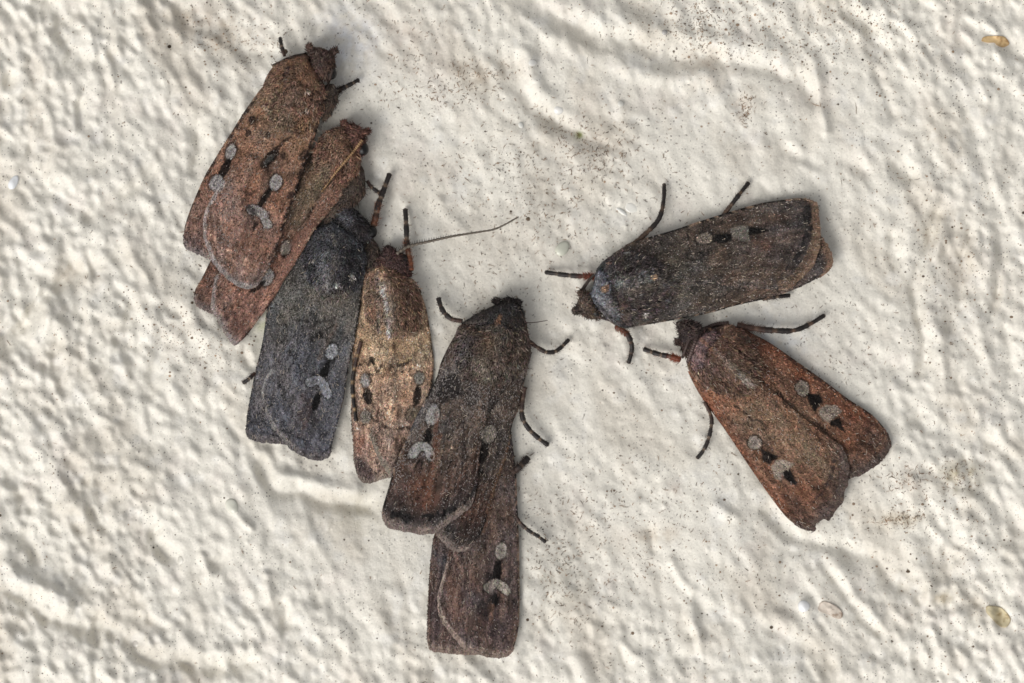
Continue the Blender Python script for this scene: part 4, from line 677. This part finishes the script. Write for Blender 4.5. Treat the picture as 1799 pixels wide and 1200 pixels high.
MOTHS['m7'] = dict(seed=17, axis=(.95, -.28), base=[(0,(60,52,48)),(.3,(66,58,52)),(.55,(70,58,50)),(.8,(72,60,54)),(.94,(54,48,46)),(1,(92,72,58))], fringe=(122,96,76), frost=.04, ztop=42, z0=8,
 label='dark grey brown moth on the upper right lying sideways, its head pointing left',
 upper=([(1076,446),(1105,429),(1142,416),(1187,403),(1219,392),(1273,375),(1332,358),(1375,351),(1403,348),(1418,350)], [(1418,350),(1430,354),(1437,360),(1440,387),(1441,417),(1438,441),(1427,469),(1410,486),(1388,506),(1368,509)], [(1160,500),(1210,503),(1255,500),(1300,504),(1335,507),(1368,509)]),
 lower=([(1097,576),(1127,572),(1163,566),(1213,557),(1255,548),(1288,538),(1353,523),(1397,508),(1444,485)], [(1444,485),(1456,475),(1463,460),(1456,436),(1443,416),(1425,400)], [(1160,500),(1250,460),(1350,420),(1425,400)]),
 thorax=[(1037,522),(1044,494),(1052,468),(1076,449),(1110,441),(1150,456),(1182,480),(1192,505),(1178,537),(1140,562),(1100,576),(1078,570),(1055,550)], head=[(1009,546),(1015,530),(1024,514),(1036,518),(1042,540),(1057,556),(1045,561),(1028,557)],
 collar=[(1036,522),(1043,494),(1051,470),(1066,478),(1074,500),(1070,516),(1086,535),(1094,562),(1076,566),(1055,549)], ccol=(92,90,93),
 tcol=(62,55,53), hcol=(72,60,52), ttop=48, htop=32,
 marks=[('L',[(1050,480),(1062,500),(1072,512)],4.05,(140,138,146),0.72,('collar',)),('E',[(1055,512),(1068,504)],6,(158,120,90),.8,('collar','thorax')),('B',[(1085,500),(1110,495),(1140,488)],10,(138,138,136),.65,('thorax',)),('E',[(1146,484),(1149,492)],5,(196,160,128),.9,('thorax',)),('E',[(1131,551),(1133,558)],4,(220,215,205),.9),('E',[(1099,443),(1102,448)],4,(210,205,195),.8),('B',[(1095,540),(1098,555)],10,(112,84,66),.5,('thorax',)),('E',[(1069,462),(1071,466)],3,(190,150,130),.7),('L',[(1042,524),(1060,545),(1074,562)],5.4,(22,20,20),0.96,('collar',)),
  ('R',[(1224,421),(1251,418)],9.5,(134,120,106),.9),('P',[(1252,425),(1257,412),(1286,409),(1285,425),(1262,427)],3,BLK,.97),('P',[(1283,402),(1296,398),(1314,396),(1318,424),(1302,424),(1286,416)],3,(118,112,102),.9),('P',[(1314,399),(1332,399),(1356,404),(1332,411),(1314,414)],3,BLK,.97),
  ('D',[(1160,445),(1175,470),(1170,500),(1182,530)],4,(26,22,21),.8),('D',[(1205,405),(1212,430),(1206,455),(1215,490)],4,(26,22,21),.8),('D',[(1330,425),(1322,460),(1335,495)],4,(40,34,31),.7),('B',[(1330,372),(1370,362)],12,(86,78,72),.5),('B',[(1120,420),(1180,408)],8,(40,36,35),.6),('L',[(1222,446),(1232,445),(1242,455)],4,BLK,.85),('L',[(1203,440),(1208,455),(1230,457)],3,BLK,.75),('R',[(1247,514),(1277,511)],8,(100,90,82),.55),('B',[(1185,460),(1200,470)],16,(112,102,86),.55),('B',[(1190,512),(1200,520)],12,(118,106,84),.55),('E',[(1318,520),(1326,524)],5,(108,92,76),.7),('D',[(1150,440),(1160,480),(1150,520)],5.4,(32,28,26),0.6),
  ('B',[(1330,430),(1345,432)],11,(106,70,52),.55,('upper',)),('B',[(1340,485),(1365,480)],20,(108,86,66),.55,('upper',)),('L',[(1434,365),(1434,412),(1422,450),(1395,488),(1372,500)],15,(112,88,68),0.84,('upper',)),('D',[(1418,368),(1420,410),(1405,448),(1378,485)],14,(34,30,30),0.96,('upper',)),('B',[(1395,365),(1400,390)],14,(90,84,80),.5,('upper',)),('B',[(1446,425),(1455,450)],10,(98,72,58),.6,('lower',)),('D',[(1230,455),(1300,450),(1340,470)],8,(84,68,56),0.48)],
 legs=[dict(pts=[(1048,487),(1030,485),(1019,485),(993,483),(957,478)], z0=22, z1=9, r0=4.6, r1=3.2, fuzz=.25, fuzzc=(136,72,54), c0=(112,62,48), seg=4, pale=(92,78,66)), dict(pts=[(1100,435),(1115,427),(1138,407),(1158,384),(1166,352),(1167,322)], z0=20, z1=8, r0=4.8, r1=3, c0=(78,60,48), seg=3, pale=(96,76,60)),
       dict(pts=[(1268,382),(1275,373),(1301,339),(1316,320)], z0=14, z1=7, r0=4, r1=3, c0=(86,66,52), seg=3, pale=(110,88,68)), dict(pts=[(1340,526),(1360,522),(1388,519)], z0=10, z1=7, r0=3.4, r1=3, c0=(80,62,50), seg=2),
       dict(pts=[(1082,572),(1098,583),(1107,597),(1110,614),(1104,639)], z0=20, z1=8, r0=5, r1=3, fuzz=.3, fuzzc=(120,68,48), c0=(96,58,44), seg=4, pale=(80,60,48))],
 ants=[dict(pts=[(1020,514),(1032,496),(1044,482)], on=False, r0=3.4, r1=2.2, z0=24, z1=30, colr=(70,60,54)), dict(pts=[(1038,556),(1055,558),(1072,563)], r0=3.4, r1=2.2, z0=22, z1=26, colr=(70,60,60))], eyes=[(1047,549,7,24)], palps=[((1016,545),(1009,547)),((1024,518),(1020,511))])

def build_moth(key):
    mo = MOTHS[key]
    pts = np.array(mo['lower'][0]+mo['upper'][0]+mo['upper'][1])
    cx, cy = pts.mean(0)
    root = bpy.data.objects.new('moth', None); col.objects.link(root); root.empty_display_size = .004
    loc = P3(cx, cy, 0); root.location = loc; WORLD[root.name] = tuple(loc)
    root['label'] = mo['label']; root['category'] = 'moth'; root['group'] = 'moths resting on the painted wall'
    for lg in mo['legs']:
        if not lg.get('on'): leg(mo, root, **lg)
    wing(mo, mo['lower'], 'lower', root); wing(mo, mo['upper'], 'upper', root)
    if 'side' in mo: dome(mo, 'foreleg_base', mo['side'], 26, 12, (64, 52, 44), root, 500, 9, 'side', lay=None)
    if 'head' in mo:
        dome(mo, 'head', mo['head'], mo['htop'], 14, mo['hcol'], root, 1100, 8, 'head', noise=2.6, bend=.6)
    for e in mo['eyes']: eye(mo, root, e[0], e[1], e[2], e[3]+mo.get('z0', 0)*.8)
    for p in mo.get('palps', []):
        pp = [p[0]]+list(p[1:]); a = np.array(p[0], float); b = np.array(p[1], float); nn = np.array([-(b-a)[1], (b-a)[0]]); nn = nn/np.linalg.norm(nn)*5
        poly = [a+nn, b+nn*.8, b+(b-a)*.12, b-nn*.8, a-nn]
        dome(mo, 'palp', poly, 30, 14, mo['hcol'], root, 220, 6, 'head', lay=None, bend=-.8)
    if 'thorax' in mo: dome(mo, 'thorax', mo['thorax'], mo['ttop'], 17, mo['tcol'], root, 4200, 7, 'thorax', noise=3.0)
    if 'collar' in mo and 'head' in mo:
        c_ = mo['collar']; k_ = mo.get('neck', slice(0, 4)); mo['marks'] = mo['marks']+[('L', c_[k_], 6, (20, 16, 14), .9, ('head', 'collar')), ('D', c_[k_.stop-1:]+c_[:1], 3.5, (24, 20, 18), .75, ('collar', 'thorax'))]  # shade of the gap behind the head painted as a dark line; collar outline
    if 'collar' in mo: dome(mo, 'collar', mo['collar'], mo['ttop']-2, 15, mo['ccol'], root, 900, 6, 'collar', lay=4.5, p=.4)
    for lg in mo['legs']:
        if lg.get('on'):
            lg = {k: v for k, v in lg.items() if k != 'z_on'}; lg['z0'] = 3.5; lg['z1'] = 3.5; leg(mo, root, **lg)
    for a in mo['ants']: antenna(mo, root, **a)
    return root
for k in ('m4', 'm3', 'm2', 'm1', 'm6', 'm5', 'm8', 'm7'): build_moth(k)

# ------------------------------------------------------------------ litter on the wall
def patchy(n, cents, frac):
    """random points, part of them clustered"""
    x = rng.uniform(-60, 1860, n); y = rng.uniform(-60, 1260, n)
    k = int(n*frac); ci = rng.integers(0, len(cents), k); c = np.array(cents, float)[ci]
    x[:k] = c[:, 0]+rng.normal(0, 1, k)*c[:, 2]; y[:k] = c[:, 1]+rng.normal(0, 1, k)*c[:, 3]
    return x, y
def normal_free(px, py): return sample(WALL, px, py)
# short dark hairs shed by the moths
nh = 4600
hx, hy = patchy(nh, [(700,80,60,40),(740,140,60,40),(850,130,35,14),(790,165,50,12),(960,230,50,30),(1040,255,40,25),(1060,280,30,25),(870,290,80,30),(960,360,50,50),(1000,380,60,50),(900,430,90,60),(1000,890,60,30),(985,1040,40,45),(1050,1000,60,50),
    (1240,40,40,40),(1250,50,30,20),(1600,840,30,15),(1690,835,18,20),(1580,910,30,10),(1380,80,60,40),(1120,880,70,60),(860,560,50,50),(1120,280,60,60),(1150,450,120,60),(1480,600,60,60),(1290,1030,90,90),(390,50,50,25),(450,90,40,15),(1310,190,8,16),(970,1000,40,30)], .62)
keep = (rng.random(nh) < .25+.75*smooth(420, 760, hx)); hx, hy = hx[keep], hy[keep]; nh = len(hx)
an = rng.uniform(0, math.pi*2, nh); ln = rng.gamma(3, 1.35, nh)+1.5; wd = rng.uniform(.25, .62, nh); cv = rng.normal(0, .6, nh)
x1, y1 = hx+np.cos(an)*ln*.5, hy+np.sin(an)*ln*.5; x2, y2 = x1+np.cos(an+cv)*ln*.5, y1+np.sin(an+cv)*ln*.5
ox, oy = -np.sin(an)*wd, np.cos(an)*wd; zf = lambda x, y: normal_free(x, y)+.55
hv = np.stack([P3(hx-ox, hy-oy, zf(hx, hy)), P3(hx+ox, hy+oy, zf(hx, hy)), P3(x1+ox, y1+oy, zf(x1, y1)+.3), P3(x1-ox, y1-oy, zf(x1, y1)+.3), P3(x2, y2, zf(x2, y2)+.2)], 1).reshape(-1, 3)
b5 = np.arange(nh)[:, None]*5
hc = lin((104, 84, 66))*rng.uniform(.4, 2.6, nh)[:, None]
mesh('shed_hair', hv, [b5+np.array([[3, 2, 1, 0]]), b5+np.array([[2, 3, 4]])], M_DIRT, wall, np.repeat(hc, 5, 0), False, 'stuff', origin=(0, 0, 0))
# round soot specks
nd = 9500
dx, dy = patchy(nd, [(1640,450,60,90),(1690,480,70,90),(1180,30,60,30),(1400,40,60,40),(1560,60,60,50),(1500,60,90,60),(1480,30,90,60),(1600,300,120,60),(1550,1040,110,70),(1700,1050,70,80),(1650,900,80,60),(300,560,40,40),(370,620,40,30),(400,70,60,30),(1250,1000,110,110),(1090,950,110,80),(860,330,90,60),(1700,700,70,120),(1240,80,60,40)], .6)
dr = rng.gamma(1.6, .26, nd)+.35; big = rng.random(nd) < .02; dr[big] *= 2.2
k7 = np.arange(7)*2*math.pi/7
asp = rng.uniform(.7, 1, nd)
ring = np.stack([P3(dx+dr*np.cos(a), dy+dr*asp*np.sin(a), normal_free(dx+dr*np.cos(a), dy+dr*np.sin(a))+.35) for a in k7], 1)
top = P3(dx, dy, normal_free(dx, dy)+.5+.3*dr)[:, None]
dv = np.concatenate([ring, top], 1).reshape(-1, 3); b8 = np.arange(nd)[:, None]*8
fs = [b8+np.array([[(i+1) % 7, i, 7]]) for i in range(7)]
dc = lin((116, 100, 84))*rng.uniform(.3, 2.6, nd)[:, None]
mesh('soot_speck', dv, [np.vstack(fs)], M_DIRT, wall, np.repeat(dc, 8, 0), True, 'stuff', origin=(0, 0, 0))
# dried drops of paint
def paint_drop(x, y, rx, ry, ang, h, colr):
    th = np.linspace(0, 2*math.pi, 29)[:-1]; r = np.linspace(0, 1, 9)[:, None]
    a = math.radians(ang); ex = rx*np.cos(th)*(1+.15*np.cos(th)); ey = ry*np.sin(th)
    px = x+r*(ex*math.cos(a)-ey*math.sin(a)); py = y+r*(ex*math.sin(a)+ey*math.cos(a))
    z = sample(WALL, px, py)*.6+.4*float(sample(WALL, x, y))+h*.55*np.clip(1-r**2.2, 0, 1)**.6; z[-1] = sample(WALL, px[-1], py[-1])-.6
    i = np.arange(8)[:, None]*28; j = np.arange(28)[None]; f = np.stack([i+j, i+(j+1) % 28, i+28+(j+1) % 28, i+28+j], -1).reshape(-1, 4)
    mesh('paint_drop', P3(px, py, z).reshape(-1, 3), [f], M_DROP, wall, np.tile(colr, (9*28, 1)), origin=(0, 0, 0))
M_DROP = mat_pigment('glossy_paint_drop', .18, .6)
for a in [(987,438,15,11,-50,8,(.62,.62,.52)),(23,322,14,8,-60,6,(.78,.79,.80)),(407,888,15,11,65,7,(.66,.65,.56)),(980,194,9,8,0,4,(.72,.7,.66)),(915,219,6,5,60,4,(.70,.69,.64)),(935,110,8,6,0,3,(.72,.7,.66)),
    (1411,1065,11,11,0,6,(.80,.80,.80)),(1167,57,5,5,0,4,(.42,.40,.38)),(205,1128,6,5,80,4,(.62,.58,.52)),(238,1131,6,6,0,4,(.62,.58,.52)),(317,984,6,8,10,4,(.64,.61,.54)),(1092,372,4,12,-55,4,(.79,.78,.73)),(1108,365,12,9,20,3,(.76,.74,.68)),(1090,182,6,6,0,4,(.7,.68,.62))]: paint_drop(*a)

# dried flakes stuck on the wall
def flake(poly, label, base, dark, name='dried_flake'):
    g = np.array(poly, float); g = np.vstack([g, g[:1]]); ring = resample(g, 49)[:-1]; ce = ring.mean(0)
    root_loc = P3(ce[0], ce[1], float(sample(WALL, *ce)))
    r = np.linspace(0, 1, 12)[:, None]; px = ce[0]+(ring[:, 0]-ce[0])[None]*r; py = ce[1]+(ring[:, 1]-ce[1])[None]*r
    z = sample(WALL, px, py)+.9+.5*r**2*(1+vnoise(px/8, py/8, 3)); z = np.maximum(z, sample(WALL, px, py)+.7)
    c = lin(base)*(1+.25*fbm(px.ravel()/7, py.ravel()/7, 8))[:, None]
    m = smooth(.15, .55, fbm(px.ravel()/6, py.ravel()/6, 9)*.8+.5*(px.ravel()-ce[0])/30)[:, None]*.7; c = c*(1-m)+lin(dark)*m
    e = (.45*smooth(.86, 1, (r+0*px)).ravel())[:, None]; c = c*(1-e)+lin(dark)*e
    i = np.arange(11)[:, None]*48; j = np.arange(48)[None]; f = np.stack([i+j, i+(j+1) % 48, i+48+(j+1) % 48, i+48+j], -1).reshape(-1, 4)
    v = P3(px, py, z).reshape(-1, 3); lo = P3(px[-1], py[-1], z[-1]-1.0)
    n = len(v); a = np.arange(48); sk = np.stack([11*48+a, 11*48+(a+1) % 48, n+(a+1) % 48, n+a], -1)
    if np.cross(v[f[200, 1]]-v[f[200, 0]], v[f[200, 2]]-v[f[200, 0]])[2] < 0: f = f[:, ::-1]; sk = sk[:, ::-1]
    o = mesh(name, np.vstack([v, lo]), [f, sk], M_DRIED, None, np.vstack([c, c[-48:]*.8]), origin=root_loc)
    o['label'] = label; o['category'] = 'flake'; o['group'] = 'dried flakes stuck to the wall'
flake([(1724,72),(1728,65),(1745,63),(1763,64),(1770,70),(1773,78),(1762,83),(1751,79),(1747,75),(1735,75)], 'orange tan dried flake near the top right corner of the wall', (224,192,142), (158,108,56))
flake([(1732,1066),(1740,1064),(1760,1068),(1774,1084),(1775,1092),(1768,1102),(1756,1100),(1742,1086),(1733,1076)], 'yellowish dried flake near the bottom right corner of the wall', (206,194,162), (150,126,84))
flake([(1440,1060),(1448,1056),(1468,1064),(1480,1076),(1478,1086),(1468,1086),(1452,1078),(1438,1072)], 'pale pinkish brown translucent flake on the wall below the rusty moth', (210,198,184), (140,112,88))
